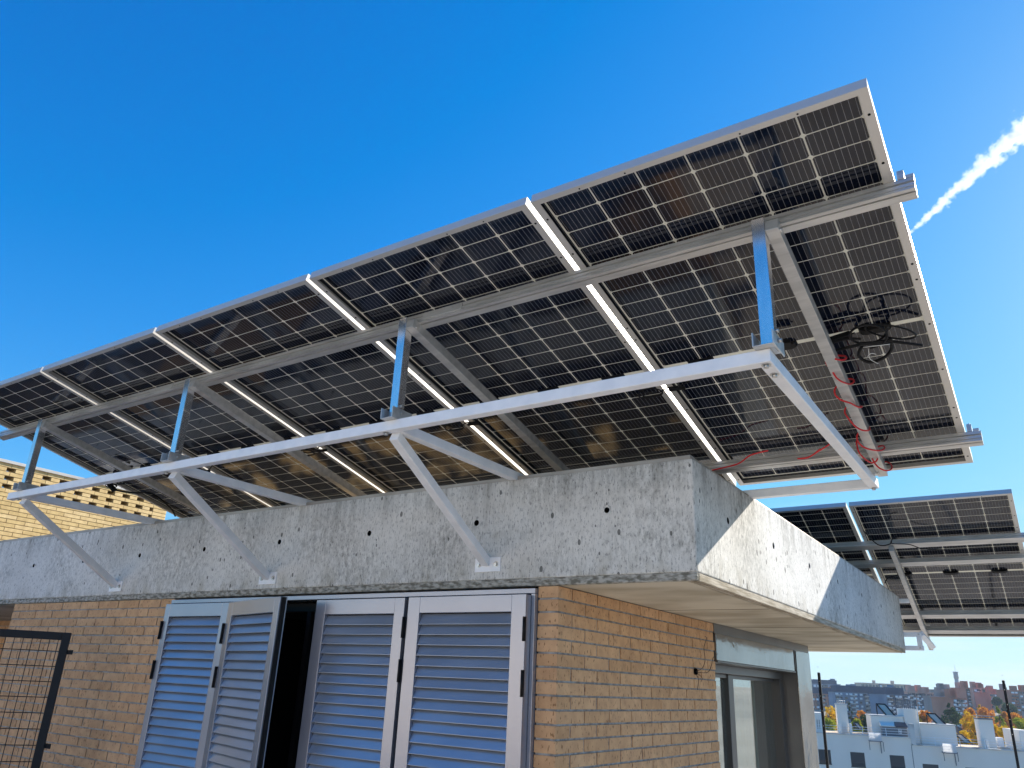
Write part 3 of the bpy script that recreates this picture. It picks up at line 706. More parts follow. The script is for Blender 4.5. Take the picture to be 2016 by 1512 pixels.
b.tube(smooth_curve([jb(-.20,.02,.015),jb(-.13,.006,.02),jb(-.05,.0,.02),jb(.02,.004,.03),jb(.05,.0,.03)]), .006, 8)
b.tube(smooth_curve([jb(-.06,-.02,.03),jb(0,-.015,.035),jb(.05,-.01,.03)]), .0075, 8)
b.tube(smooth_curve([jb(-.05,-.035,.02),jb(-.10,-.05,.02),jb(-.16,-.04,.018)]), .005, 8)
bc = b.build('black_cable_bundle', M['black'])
b = MB(); b.tube(smooth_curve([jb(-.035,.02,.03),jb(-.04,.06,.045),jb(-.02,.10,.045)]), .0013, 6); b.tube(smooth_curve([jb(-.05,.005,.03),jb(-.02,-.012,.045),jb(.04,-.006,.045)]), .0013, 6); b.tube(smooth_curve([jb(-.045,.045,.045),jb(-.03,.03,.045),jb(-.015,.04,.045)]), .0012, 6)
b.build('cable_tie', M['zip'], bc)
tag(bc, 'tangled bundle of black cable tied under the middle of the rightmost front panel', 'cable')
b = MB()
for a, c in (((1520,678),(1562,673)), ((1618,676),(1683,655))):
    p, q = pp(*a,.02), pp(*c,.02); b.tube([p, p.lerp(q,.08), p.lerp(q,.1), p.lerp(q,.9), p.lerp(q,.92), q], .003, 8); b.beam(p.lerp(q,.12), p.lerp(q,.88), .022, .02, yv)
tag(b.build('cable_connectors', M['black'], None, .003), 'black plug connectors on the middle line of the rightmost front panel', 'connector')
b = MB(); b.tube(smooth_curve([pp(205,940,.06),pp(222,962,.09),pp(260,970,.08),pp(300,972,.06),pp(335,1000,.05),pp(345,1016,.05)]), .006, 7); b.beam(pp(207,943,.06), pp(226,966,.085), .03, .016, yv)
tag(b.build('black_plug_lead', M['black']), 'black plug lead hanging below the lower left corner of the front row', 'cable')

# ---- rear array supports
T2y = V((0,math.cos(T2),-math.sin(T2))); T2z = V((0,math.sin(T2),math.cos(T2)))
rl = ['topmost rail of the rear array, with black cable over it', 'second rail from the top of the rear array', 'third rail from the top of the rear array', 'lowest rail of the rear array, just above its bottom edge']
for i, (v, s) in enumerate(((.584,1.5),(.893,1.4),(1.842,1.55),(2.155,1.5))):
    o = rail(-1.3, 1.35, v, P2, T2, (), 'mounting_rail', s, [(-.024,0),(-.024,-.016),(-.020,-.018),(-.020,-.022),(-.024,-.024),(-.024,-.03),(.024,-.03),(.024,0)])
    tag(o, rl[i], 'rail', 'rails under the rear array')
def pl2(x, v, off): return V((x,P2.y,P2.z))+T2y*v-T2z*off
o = empty('rear_support', pl2(.09,2.4,.1)); OI = Matrix.Translation(-o.location)
tag(o, 'slim sloping aluminium support under the rear array, beside the far roof corner', 'support')
def ob(b, name, mt, be=0):
    x = b.build(name, mt, o, be); x.matrix_parent_inverse = OI; return x
b = MB(); b.beam(pl2(.09,.57,.075), pl2(.09,2.44,.075), .04, .045, V((1,0,0))); ob(b, 'sloping_beam', M['alu'], .002)
b = MB(); q = pl2(.07,1.45,.09); b.box((-.12,q.y-.02,q.z-.02),(.07,q.y+.02,q.z+.018)); ob(b, 'cross_arm', M['steel'], .002)
b = MB(); q0, q1 = V((.135,5.10,-.325)), onplane(1836,1273,(0,5.35,0),(0,1,0)); b.beam(q0+V((0,.02,0)), q1, .045, .045, V((0,1,0))); ob(b, 'outer_tube', M['steel'], .002)
lp = empty('roof_edge_bracket', (.07,D,-.4)); tag(lp, 'square white tube bracket bolted to the far end of the roof slab', 'bracket'); OI = Matrix.Translation((-.07,-D,.4)); o = lp
b = MB(); b.box((-.25,D+.001,-.350),(.138,D+.041,-.312)); b.box((-.25,D+.001,-.466),(.145,D+.041,-.428)); b.box((.10,D+.0005,-.4275),(.138,D+.0405,-.3505)); ob(b, 'tube_loop', M['steel'], .002)
for z in (-.33,-.447):
    b = MB(); b.cyl((.12,D-.006,z),(.12,D+.001,z),.009,n=6); ob(b, 'bolt', M['bolt'])
b = MB(); g = lambda x, y, off=.09: onplane(x, y, P2-T2z*off, T2z)
b.tube(smooth_curve([g(1700,1045),g(1728,1072),g(1752,1071),g(1757,1060),g(1770,1057)]), .005, 6)
b.tube(smooth_curve([g(1757,1062),g(1756,1070),g(1790,1072),g(1815,1080),g(1850,1082),g(1862,1083)]), .004, 6)
b.tube(smooth_curve([g(1742,1148),g(1748,1138),g(1762,1134),g(1775,1128,.03)]), .005, 6)
tag(b.build('black_cable', M['black']), 'black cable looped over the top rail of the rear array', 'cable')

# ================================================================ GATE, POLES, BRICK TOWER
gt = empty('mesh_gate', (-3.9,-.3,-2.55)); tag(gt, 'black steel gate filled with wire mesh, in front of the left brick wall', 'gate')
g1 = V((-3.929,-.30,0)); zt = -.722; g0 = onplane(0,1238,(0,0,zt),(0,0,1)); g0.z = 0; gd = (g0-g1).normalized()
gq = Matrix.Translation((3.9,.3,2.55))
def gb(b, name, mt, be=0):
    x = b.build(name, mt, gt, be); x.matrix_parent_inverse = gq; return x
def gp(s, z): return g1+gd*s+V((0,0,z))
b = MB(); gn = gd.cross(V((0,0,1))).normalized(); FW = .045
b.beam(gp(FW/2,-2.5), gp(FW/2,zt), FW, .03, gd); b.beam(gp(FW+.0005,zt-FW/2), gp(1.5,zt-FW/2), .03, FW, gn); b.beam(gp(FW+.0005,zt-.78-FW/2), gp(1.5,zt-.78-FW/2), .03, FW, gn); b.beam(gp(1.5+FW/2,-2.5), gp(1.5+FW/2,zt), FW, .03, gd)
gb(b, 'frame', M['blackpaint'], .002)
b = MB(); s = .062
while s < 1.5: b.cyl(gp(s,zt-.78), gp(s,zt-FW), .0022, n=6, caps=False); s += .047
z = zt-.11
while z > zt-.78: b.cyl(gp(FW,z)+gn*.003, gp(1.5,z)+gn*.003, .0024, n=6, caps=False); z -= .087
gb(b, 'wire_mesh', M['blackpaint'])
for z in (-.835,-1.355):
    b = MB(); p = V((g1.x,g1.y,z)); b.box(p+V((0,-.003,-.013)), p+V((.062,.003,.013))); b.cyl(p+V((.045,-.003,0)),p+V((.045,.003,0)),.004,n=8); gb(b, 'tab', M['blackpaint'], .001)

for i, (px, py, dd, lab) in enumerate(((1612,1325,8.0,'black steel post rising just right of the polished corner pier'),(1975,1340,8.0,'black steel post near the right edge of the picture'))):
    p = at(px, py, dd); rt_ = empty('terrace_post', (p.x,p.y,-2.55))
    b = MB(); b.box((-.0125,-.0125,0),(.0125,.0125,p.z+2.55)); b.build('post', M['blackpaint'], rt_, .001)
    b = MB(); b.box((-.011,-.011,p.z+2.55),(.011,.011,p.z+2.55+.006)); b.build('cap', M['bolt'], rt_)
    b = MB()
    for k in range(5): b.cyl((-.0,-.016,1.95-.14*k),(-.0,-.012,1.95-.14*k),.004,n=8)
    b.build('screws', M['bolt'], rt_)
    tag(rt_, lab, 'post', 'black posts at the terrace edge')

# tower of yellow brick, perforated parapet, at the left
XT = -11.2
tw = empty('brick_stair_tower', (XT,3,-2.55)); tag(tw, 'sunlit yellow brick stair tower with perforated upper courses behind the left end of the roof', 'building')
twi = Matrix.Translation((-XT,-3,2.55))
def tb(b, name, mt, be=0):
    x = b.build(name, mt, tw, be); x.matrix_parent_inverse = twi; return x
Y0, Y1, ZT = -1.9, 4.66, 1.795
def skip(k, u0, u1): return k in HR
b = MB(); HR = (1,3,5); period = .2575; yh0 = 2.03-period*14
rnb = random.Random(9)
z = ZT; k = 0
while z > -2.4:
    if k in HR:
        y = yh0+.1275
        b.box((XT-.24,Y0,z-.051),(XT,yh0,z)) if yh0 > Y0+.03 else None
        while y < Y1-.14:
            j = rnb.uniform(-.0015,.0015)
            if y > Y0 and y < 4.40: b.box((XT-.24,y,z-.051),(XT+j,min(y+.130,Y1),z))
            y += period
        b.box((XT-.24,4.415,z-.051),(XT,Y1,z))
    else:
        y = Y0 + (0 if k % 2 else -period/2)
        while y < Y1-.01:
            a, c = max(y,Y0), min(y+period-.006, Y1); j = rnb.uniform(-.0015,.0015)
            if c-a > .02: b.box((XT-.24,a,z-.051),(XT+j,c,z))
            y += period
    z -= .06; k += 1
tb(b, 'brick_screen', M['brick2'], .002)
b = MB()
z = ZT; k = 0
while z > -2.4:
    b.box((XT-.235,Y0+.004,z-.0595),(XT-.006,Y1-.004,z-.0515))
    if k not in HR: b.box((XT-.235,Y0+.004,z-.0512),(XT-.006,Y1-.004,z-.0005))
    z -= .06; k += 1
tb(b, 'mortar_joints', M['mortar2'])
b = MB(); b.box((XT-.27,Y0-.03,ZT+.001),(XT+.03,Y1-.9,ZT+.045)); b.box((XT-.27,Y1-.896,ZT+.001),(XT+.03,Y1+.03,ZT+.045)); tb(b, 'coping', noisy(mat('pale_coping', rough=.7), (.42,.40,.37), (.56,.54,.50), 3, 4), .004)
b = MB(); b.box((XT-3.5,Y0,-2.55),(XT-3.3,Y1,1.2)); b.box((XT-3.3,Y0,-2.55),(XT-.24,Y0+.2,ZT)); b.box((XT-3.3,Y1-.2,-2.55),(XT-.25,Y1-.002,.9)); b.box((XT-3.3,Y0+.2,.80),(XT-.25,Y1-.2,.90)); tb(b, 'rear_walls', M['brick2'])

# ================================================================ CONTRAIL
A = at(1780,468,5200); B = at(2075,200,4300); axv = B-A; LN = axv.length
b = MB(); n = 20; ringp = []
for i in range(41):
    t = i/40; w = (14+58*t)*2.1; zc = LN*t
    ringp.append([b.bm.verts.new((w*math.cos(2*math.pi*k/n), w*math.sin(2*math.pi*k/n), zc)) for k in range(n)])
for a_, c_ in zip(ringp, ringp[1:]):
    for k in range(n): b.bm.faces.new([a_[k],a_[(k+1)%n],c_[(k+1)%n],c_[k]])
b.bm.faces.new(ringp[0][::-1]); b.bm.faces.new(ringp[-1])
vm = bpy.data.materials.new('condensation'); vm.use_nodes = True; nt = vm.node_tree; nt.nodes.remove(nt.nodes['Principled BSDF'])
tc = N(nt,'ShaderNodeTexCoord'); sx = N(nt,'ShaderNodeSeparateXYZ'); nt.links.new(tc.outputs['Object'], sx.inputs[0])
def mm(op, a, b_=None, c_=None, clamp=False):
    q = N(nt,'ShaderNodeMath', operation=op); q.use_clamp = clamp
    for i, x in enumerate((a, b_, c_)):
        if x is None: continue
        if isinstance(x,(int,float)): q.inputs[i].default_value = x
        else: nt.links.new(x, q.inputs[i])
    return q.outputs[0]
rr = mm('SQRT', mm('ADD', mm('MULTIPLY', sx.outputs[0], sx.outputs[0]), mm('MULTIPLY', sx.outputs[1], sx.outputs[1])))
ww = mm('ADD', mm('MULTIPLY', sx.outputs[2], 58/LN), 14)
nz = N(nt,'ShaderNodeTexNoise'); nz.inputs['Scale'].default_value = .017; nz.inputs['Detail'].default_value = 4; nz.inputs['Roughness'].default_value = .6; nt.links.new(tc.outputs['Object'], nz.inputs['Vector'])
f = mm('SUBTRACT', mm('ADD', 1, mm('MULTIPLY', mm('SUBTRACT', nz.outputs['Fac'], .5), 4.0)), mm('DIVIDE', rr, ww))
f = mm('MULTIPLY', f, 1.1, clamp=True)
pv = N(nt,'ShaderNodeVolumePrincipled'); nt.links.new(mm('MULTIPLY', f, .024), pv.inputs['Density']); pv.inputs['Color'].default_value = (1,1,1,1); pv.inputs['Anisotropy'].default_value = .3
nt.links.new(pv.outputs[0], nt.nodes['Material Output'].inputs['Volume'])
vm.cycles.volume_step_rate = .12
o = b.build('contrail', vm); T = axv.to_track_quat('Z','Y').to_matrix().to_4x4(); T.translation = A; o.matrix_world = T
tag(o, 'white aircraft contrail rising to the right in the blue sky', 'contrail', kind='stuff')

# ================================================================ WHITE APARTMENT BLOCK ACROSS THE STREET
FA = onplane(1609,1441,(0,0,CAM.z-2),(0,0,1)); FB = onplane(1793,1451.5,(0,0,CAM.z-2),(0,0,1)); FA.z = FB.z = 0; fd = (FB-FA).normalized(); fn = V((fd.y,-fd.x,0))   # fn faces the camera
if fn.dot(CAM-FA) < 0: fn = -fn
wb = empty('white_apartment_block', (FA.x,FA.y,-15)); tag(wb, 'white rendered apartment block with stepped roof parapet across the street', 'building')
FM = Matrix((fd, -fn, V((0,0,1)))).transposed().to_4x4(); FM.translation = V((FA.x,FA.y,0)); FMI = FM.inverted()
def fp(px, py, back=0):    # photograph pixel -> (s, back, z) on the plane `back` metres behind the facade
    q = onplane(px, py, FA-fn*back, fn); return FMI @ q
wb.matrix_world = FM
def c2(x, y): return 1590+x/6.517, 1280+y/6.517
def c3(x, y): return 1800+x/6.518, 1280+y/6.518
def fz(c, x, y, back=0): q = fp(*c(x,y), back); return q.x, q.z
def wbb(b, name, mt, parent=None, be=0, label=None):
    o = b.build(name, mt, parent or wb, be)
    if label: o['label'] = label
    return o
xl, zl = fz(c2,118,1050); xs, zs = fz(c2,1325,1122); _, zr = fz(c3,20,1208); xr = fz(c3,1400,1310)[0]
b = MB(); b.box((xl,0,-15),(xs,4.2,zl-.06)); b.box((xs,0.001,-15),(xr+14,4.2,zr-.06)); wbb(b, 'wall', M['render'])
b = MB(); b.box((xl+.02,.36,zl-.0595),(xs-.02,4.18,zl-.03)); b.box((xs+.02,.36,zr-.0595),(xr+14,4.18,zr-.03)); wbb(b, 'roof_deck', noisy(mat('beige_roof_tiles', rough=.8), (.50,.38,.26), (.60,.48,.35), 2, 4))
b = MB(); b.box((xl-.05,-.06,zl-.06),(xs+.05,.35,zl)); b.box((xs+.051,-.055,zr-.06),(xr+14,.35,zr)); b.box((xs-.02,-.05,zr),(xs+.25,.3,zr+1.15)); wbb(b, 'parapet_coping', M['coping'])
b = MB()
for z in (.13,.27,.42):
    b.box((xl,.10,zl+z),(xs-.02,.125,zl+z+.022)); b.box((xs+.3,.10,zr+z),(xr+14,.125,zr+z+.022))
s = xl
while s < xr+13: b.box((s,.127,(zl if s<xs else zr)),(s+.03,.15,(zl if s<xs else zr)+.45)); s += 1.35
wbb(b, 'roof_railing', M['steel'])
def fbox(name, c, x0, y0, x1, y1, back, depth, mt, zb=None, parent=None, label=None):
    s0, z1 = fz(c, x0, y0, back); s1, _ = fz(c, x1, y0, back); _, z0 = fz(c, x0, y1, back)
    b = MB(); b.box((s0,back,z0 if zb is None else zb),(s1,back+depth,z1)); return wbb(b, name, mt, parent, label=label), (s0,s1,z0,z1)
def window(c, x0, y0, x1, y1, sill=True):
    s0, z1 = fz(c,x0,y0); s1, _ = fz(c,x1,y0); _, z0 = fz(c,x0+10,y1)
    b = MB(); b.box((s0,-.004,z0),(s1,.03,z1)); b.box((s0-.02,-.02,z0-.05),(s1+.02,.05,z0)); w = wbb(b, 'window', M['winframe'])
    b = MB(); b.box((s0+.03,-.010,z0+.03),(s1-.03,-.0045,z1-.03)); b.build('shutter_blind', M['win'], w)
    b = MB(); b.box((s0+.05,-.014,z0+.05),(s1-.05,-.011,z0+(z1-z0)*.26)); b.build('pane', M['glassfar'], w)
window(c2,135,1270,290,1450); window(c2,545,1305,725,1490); window(c2,1050,1345,1235,1540); window(c3,105,1458,305,1660); window(c3,655,1505,860,1700)
# thin rain streaks / joints on the render
b = MB()
for c, x, y0, y1 in ((c2,785,1165,1280),(c2,965,1180,1300),(c2,1325,1210,1512),(c3,372,1320,1420),(c3,548,1310,1430)):
    s0, z1 = fz(c,x,y0); _, z0 = fz(c,x,y1); b.box((s0,-.006,z0),(s0+.035,.001,z1))
wbb(b, 'downpipes', M['greysheet'])
# roof volumes
TB = 1.2
o, q = fbox('chimney', c2, 365,700,500,1060, TB, .9, M['render'], zb=zl-.3)
b = MB(); b.box((q[0]-.03,TB-.03,q[3]),(q[1]+.03,TB+.93,q[3]+.08)); b.build('cap', M['coping'], o)
for k in range(5):
    b = MB(); s_ = q[0]+.1+k*(q[1]-q[0]-.2)/4; b.cyl((s_,TB+.3,q[3]+.08),(s_,TB+.3,q[3]+.28),.03,n=8); b.build('flue', M['bolt'], o)
fbox('roof_box', c2, 385,948,432,1060, .6, .5, M['render'], zb=zl-.2)
fbox('roof_box', c2, 538,945,565,1070, .6, .5, M['render'], zb=zl-.2)
fbox('stair_head', c2, 88,800,180,1050, .9, 3, M['render'], zb=zl-.3, label='pale stair head with two tall slots')
for x in (118,145):
    s0, z1 = fz(c2,x,890,.9); s1, z0 = fz(c2,x+16,1010,.9); b = MB(); b.box((s0,.88,z0),(s1,.899,z1)); wbb(b, 'slot_window', M['win'])
o, q = fbox('penthouse', c2, 806,840,1225,1100, 1.6, 2.4, M['render'], zb=zl-.3)
b = MB(); b.box((q[0]-.05,1.55,q[3]),(q[1]+.05,4.05,q[3]+.07)); b.build('coping', M['coping'], o)
# dark grey hut with white and dark-blue roof
s0, z1 = fz(c2,952,975,.9); s1, _ = fz(c2,1272,990,.9); _, z0 = fz(c2,960,1110,.9)
b = MB(); b.box((s0,.9,z0-.5),(s1,2.1,z1)); hut = wbb(b, 'roof_hut', M['greysheet'])
b = MB(); b.hexa([V((s0-.05,.82,z1)),V((s0+.55*(s1-s0),.82,z1)),V((s0+.55*(s1-s0),2.15,z1)),V((s0-.05,2.15,z1)),V((s0-.05,.82,z1+.05)),V((s0+.5*(s1-s0),.82,z1+.05)),V((s0+.62*(s1-s0),2.1,z1+.42)),V((s0-.05,2.1,z1+.42))]); b.build('pale_roof', M['render'], hut)
b = MB(); b.hexa([V((s0+.56*(s1-s0),.80,z1)),V((s1+.05,.80,z1)),V((s1+.05,2.15,z1)),V((s0+.56*(s1-s0),2.15,z1)),V((s0+.51*(s1-s0),.80,z1+.05)),V((s1+.05,.80,z1+.05)),V((s1+.05,2.1,z1+.42)),V((s0+.63*(s1-s0),2.1,z1+.42))]); b.build('dark_roof', M['bluesheet'], hut)
a0, b1 = fz(c2,1162,1008,.89); a1, b0 = fz(c2,1210,1072,.89)
b = MB(); b.box((a0,.88,b0),(a1,.899,b1)); hw = b.build('hut_window', M['white'], hut)
b = MB(); mx_ = (a0+a1)/2; mz = (b0+b1)/2
for (u0,u1) in ((a0+.03,mx_-.02),(mx_+.02,a1-.03)):
    for (v0,v1) in ((b0+.03,mz-.02),(mz+.02,b1-.03)): b.box((u0,.874,v0),(u1,.8795,v1))
hut2 = b.build('hut_panes', M['glassfar'], hut)
o, q = fbox('stair_tower', c2, 1222,750,1400,1190, 1.6, 2.6, M['render'], zb=zr-.3, label='tall roof tower with a mesh cage on top')
b = MB(); n = 7
for k in range(n+1): 
    x = q[0]+(q[1]-q[0])*k/n; b.box((x-.015,1.6,q[3]),(x+.015,1.63,q[3]+.5)); b.box((x-.015,4.1,q[3]),(x+.015,4.13,q[3]+.5))
for k in range(5): z = q[3]+.1*k+.08; b.box((q[0],1.6,z),(q[1],1.62,z+.02)); b.box((q[0],4.1,z),(q[1],4.12,z+.02)); b.box((q[1]-.02,1.6,z),(q[1],4.1,z+.02)); b.box((q[0],1.6,z),(q[0]+.02,4.1,z+.02))
for k in range(6): y = 1.6+2.5*k/5; b.box((q[1]-.02,y,q[3]),(q[1]+.01,y+.03,q[3]+.5)); b.box((q[0]-.01,y,q[3]),(q[0]+.02,y+.03,q[3]+.5))
b.build('roof_cage', M['greysheet'], o)
s0, z1 = fz(c3,12,720,1.2); 
b = MB(); b.cyl((s0+.12,1.5,zr),(s0+.12,1.5,z1),.035,n=8); wbb(b, 'vent_pipe', M['render'])
o, q = fbox('penthouse', c3, 62,950,522,1225, 1.6, 2.4, M['render'], zb=zr-.3)
b = MB(); b.box((q[0]-.05,1.55,q[3]),(q[1]+.05,4.05,q[3]+.07)); b.build('coping', M['coping'], o)
fbox('chimney', c3, 815,870,1000,1280, 1.0, 1.0, M['render'], zb=zr-.3)
s0, z1 = fz(c3,805,850,1); s1, z0 = fz(c3,1008,870,1); b = MB(); b.box((s0,.96,z1),(s1,2.04,z1+.05)); b.box((s0,.96,z1-.16),(s1,2.04,z1-.08)); wbb(b, 'chimney_cap', M['greysheet'])
fbox('roof_box', c3, 920,1150,950,1270, .4, .4, M['render'], zb=zr-.2)
fbox('roof_box', c3, 1055,1120,1140,1200, 1.6, .8, M['steel'], zb=zr+.1)
fbox('penthouse', c3, 1338,1025,1500,1300, 1.0, 3.5, M['render'], zb=zr-.3)
# white square boxes hung on the parapet
for c, x0,y0,x1,y1,lab in ((c2,780,1055,940,1160,'white square panel on the parapet of the white block, under the grey roof hut'),(c3,358,1198,530,1312,'bright white square panel on the parapet of the white block, left of the yellow trees')):
    s0, z1 = fz(c,x0,y0,-.6); s1, _ = fz(c,x1,y0,-.6); _, z0 = fz(c,x0,y1,-.6)
    Q = FM @ V((s0,-.6,z0)); o = empty('roof_panel', Q)
    b = MB(); w, h = s1-s0, z1-z0
    b.box((0,0,0),(w,.04,h)); x = b.build('plate', M['opal'], o)
    b = MB(); b.box((-.03,-.03,-.04),(w+.03,.0,.0)); b.box((.02,.0,-.03),(.06,.6,.02)); b.box((w-.06,.0,-.03),(w-.02,.6,.02)); b.box((w-.04,.55,-.7),(w-.0,.59,-.03)); b.build('bracket', M['greysheet'], o)
    R3 = FM.to_3x3().to_4x4(); R3.translation = Q; o.matrix_world = R3
    tag(o, lab, 'panel', 'white panels on the parapet')
# solar water heaters
cg = noisy(mat('collector_glass', rough=.5, spec=.3), (.62,.48,.34), (.72,.58,.43), 1, 3)
for c, x0,y0,x1,y1,bk,lab in ((c2,905,690,1105,836,2.0,'tilted solar water collector on the middle roof block, left of the caged tower'),(c3,190,815,390,950,2.0,'tilted solar water collector on the roof block right of the caged tower'),
        (c3,565,1085,710,1180,1.2,'small tilted solar water collector behind the railing, left of the wide chimney'),(c2,610,935,700,1010,2.4,'small tilted solar water collector between the chimney and the grey hut')):
    s0, z1 = fz(c,x0,y0,bk); s1, _ = fz(c,x1,y0,bk); _, z0 = fz(c,x0,y1,bk); w, h = (s1-s0)*.55, z1-z0
    o = empty('solar_water_heater'); T = FM.to_3x3().to_4x4(); T.translation = FM @ V((s0,bk,z0)); o.matrix_world = T
    d0 = w*.8
    b = MB(); b.hexa([V((d0,0,0)),V((d0+w,0,0)),V((d0+w,.06,0)),V((d0,.06,0)),V((0,.9,h)),V((w,.9,h)),V((w,.96,h)),V((0,.96,h))]); b.build('collector', cg, o)
    b = MB(); e = .05
    for dx in (0,w): b.beam((d0+dx,-.02,0),(dx,.88,h),.07,.07,V((1,0,0)))
    b.beam((d0,-.02,0),(d0+w,-.02,0),.07,.07,V((0,1,0))); b.beam((0,.88,h),(w,.88,h),.07,.07,V((0,1,0)))
    b.beam((0,1.0,0),(0,1.0,h),.06,.06); b.beam((w,1.0,0),(w,1.0,h),.06,.06); b.beam((0,1.0,0),(d0,0,0),.05,.05); b.beam((w,1.0,0),(d0+w,0,0),.05,.05)
    b.build('stand', M['blackpaint'], o)
    tag(o, lab, 'water heater', 'solar water heaters on the white block')

sb = empty('white_side_building', (12,8,-15)); tag(sb, 'white building beyond the right side of the terrace, mirrored in the side window', 'building')
def sbb(b, name, mt):
    x = b.build(name, mt, sb); x.matrix_parent_inverse = Matrix.Translation((-12,-8,15)); return x
b = MB(); b.box((12,-4,-15),(20,26,-.9)); sbb(b, 'wall', M['render'])
b = MB(); b.box((11.9,-4.1,-.8995),(20.1,26.1,-.75)); sbb(b, 'coping', M['coping'])
for y in range(-2,26,4):
    b = MB(); b.box((11.97,y,-4.2),(11.999,y+1.3,-2.6)); sbb(b, 'window', M['win'])

# ================================================================ CITY ON THE HILL
def citymat(n, a, b_): return noisy(mat(n, rough=.9, spec=.1), a, b_, .12, 5)
CM = {'blue':citymat('blue_grey_facade',(.15,.20,.28),(.24,.30,.39)), 'brick':citymat('red_brick_facade',(.42,.17,.11),(.54,.25,.17)), 'pink':citymat('pink_brick_facade',(.52,.28,.21),(.63,.37,.29)),
      'beige':citymat('beige_facade',(.56,.40,.29),(.66,.50,.38)), 'red':citymat('salmon_facade',(.62,.16,.11),(.70,.24,.17)), 'slate':citymat('slate_roof',(.035,.055,.10),(.07,.095,.15)), 'grey':citymat('grey_brick_facade',(.30,.25,.23),(.38,.32,.30))}
unit = None
def wmesh(mt, name):
    b = MB(); b.box((-.5,-.5,-.5),(.5,.5,.5)); o = b.build(name, mt); me = o.data; bpy.data.objects.remove(o); return me
WG = wmesh(M['glassfar'], 'window'); WW = wmesh(M['white'], 'white_window'); BW = wmesh(citymat('balcony_render',(.55,.50,.45),(.65,.60,.55)), 'balcony')
def city(x0, x1, yt, yb, depth, mt, label, yaw=0, rows=5, cols=6, roof=None, chim=0, wm=.5, balc=0, thick=14, seed=0):
    rn = random.Random(seed or int(x0*7+yt)); cx = (x0+x1)/2
    c = at(cx, (yt+yb)/2, depth); zt = at(cx, yt, depth).z; zb = at(cx, yb, depth).z
    u = rt.copy(); u.z = 0; u.normalize(); u = Matrix.Rotation(yaw,3,'Z') @ u; w = (x1-x0)*depth/F/abs(math.cos(yaw))
    n = V((-u.y,u.x,0)); 
    if n.dot(CAM-c) > 0: n = -n
    T = Matrix((u, n, V((0,0,1)))).transposed().to_4x4(); T.translation = V((c.x,c.y,zb))
    o = empty('apartment_building', M=T); tag(o, label, 'building', 'apartment buildings on the far hill')
    h = zt-zb
    b = MB(); b.box((-w/2,0,-14),(w/2,thick,h)); b.build('wall', CM[mt], o)
    b = MB(); b.box((-w/2-.3,-.3,h),(w/2+.3,thick+.3,h+.5)); 
    if roof == 'attic': b.box((-w/2+1.5,2,h+.5),(w/2-1.5,thick-1,h+3.2))
    b.build('roof', CM['slate' if roof else mt], o)
    for k in range(rn.randint(2,4)):
        s_ = rn.uniform(-w/2+.5, w/2-3); b = MB(); b.box((s_,-.45,h*.02-3),(s_+rn.uniform(1.4,2.6),-.002,h-.3)); b.build('dark_bay', CM['slate' if rn.random()<.5 else 'grey'], o)
    for k in range(chim+2):
        b = MB(); s_ = rn.uniform(-w/2+1, w/2-2.5); hh = rn.uniform(1.5,4); b.box((s_,3,h+.5),(s_+rn.uniform(1.2,3),6,h+hh+.5)); b.build('chimney', CM[mt], o)
    fh = h/rows
    for r_ in range(rows):
        for k in range(cols):
            x = -w/2+(k+.5)*w/cols; z = h-(r_+.5)*fh
            q = bpy.data.objects.new('window', WW if rn.random() < wm*.75 else WG); col.objects.link(q); q.parent = o
            q.location = (x+rn.uniform(-.3,.3),-.48,z); q.scale = (w/cols*rn.uniform(.38,.6), .9, fh*.5)
            if balc and (k % balc == 0):
                q = bpy.data.objects.new('balcony', BW); col.objects.link(q); q.parent = o; q.location = (x+w/cols*.3,-.7,z-fh*.33); q.scale = (w/cols*.85,1.4,fh*.3)
    return o
city(1590,1658,1347,1372,600,'blue','pale blue grey block at the far left on the skyline',.2,3,8,'attic',4,.9)
city(1590,1653,1366,1412,430,'brick','brick and blue block behind the left black post',-.1,6,8,'attic',2,.6,3)
city(1697,1793,1347,1372,680,'beige','long low beige building on the skyline above the grey block',0,3,14,None,0,.3)
city(1648,1745,1364,1418,390,'blue','long blue grey apartment block with many balconies, centre of the hillside',-.15,7,11,'attic',3,.7,3)
city(1745,1796,1368,1420,372,'blue','right wing of the blue grey apartment block',.15,7,6,'attic',2,.7,2)
city(1788,1842,1364,1412,440,'pink','pink brick block right of the blue grey block',.1,6,7,None,4,.6,2)
city(1841,1880,1373,1430,345,'grey','grey brown brick block in front of the tall tower',-.2,7,5,None,1,.8,2)
city(1878,1907,1376,1432,330,'brick','red brick block right of the dark conifer',.15,7,4,None,1,.8,2)
city(1846,1893,1360,1385,480,'grey','stepped grey building at the foot of the tall tower',0,3,6,None,3,.7)
city(1890,1909,1358,1392,470,'pink','narrow pink block beside the tower foot',0,4,3,None,1,.9,2)
city(1903,1918,1356,1396,450,'brick','first of the two slim brick towers on the ridge',.1,6,2,None,2,.5,2)
city(1919,1934,1356,1396,445,'pink','second of the two slim brick towers on the ridge',-.1,6,2,None,2,.7,2)
city(1935,1943,1356,1394,452,'brick','thin dark red tower on the ridge',0,6,1,None,1,.3)
city(1941,1965,1363,1392,460,'pink','low pink block left of the salmon building',0,4,4,None,1,.8,2)
city(1950,1977,1366,1396,430,'red','salmon red building on the ridge near the right post',.05,4,4,None,1,.8)
city(1976,1993,1361,1396,470,'grey','grey brown block behind the right black post',0,5,3,None,1,.6)
city(1992,2040,1361,1402,400,'brick','broad brick block at the right edge of the picture',-.1,6,6,None,1,.5)
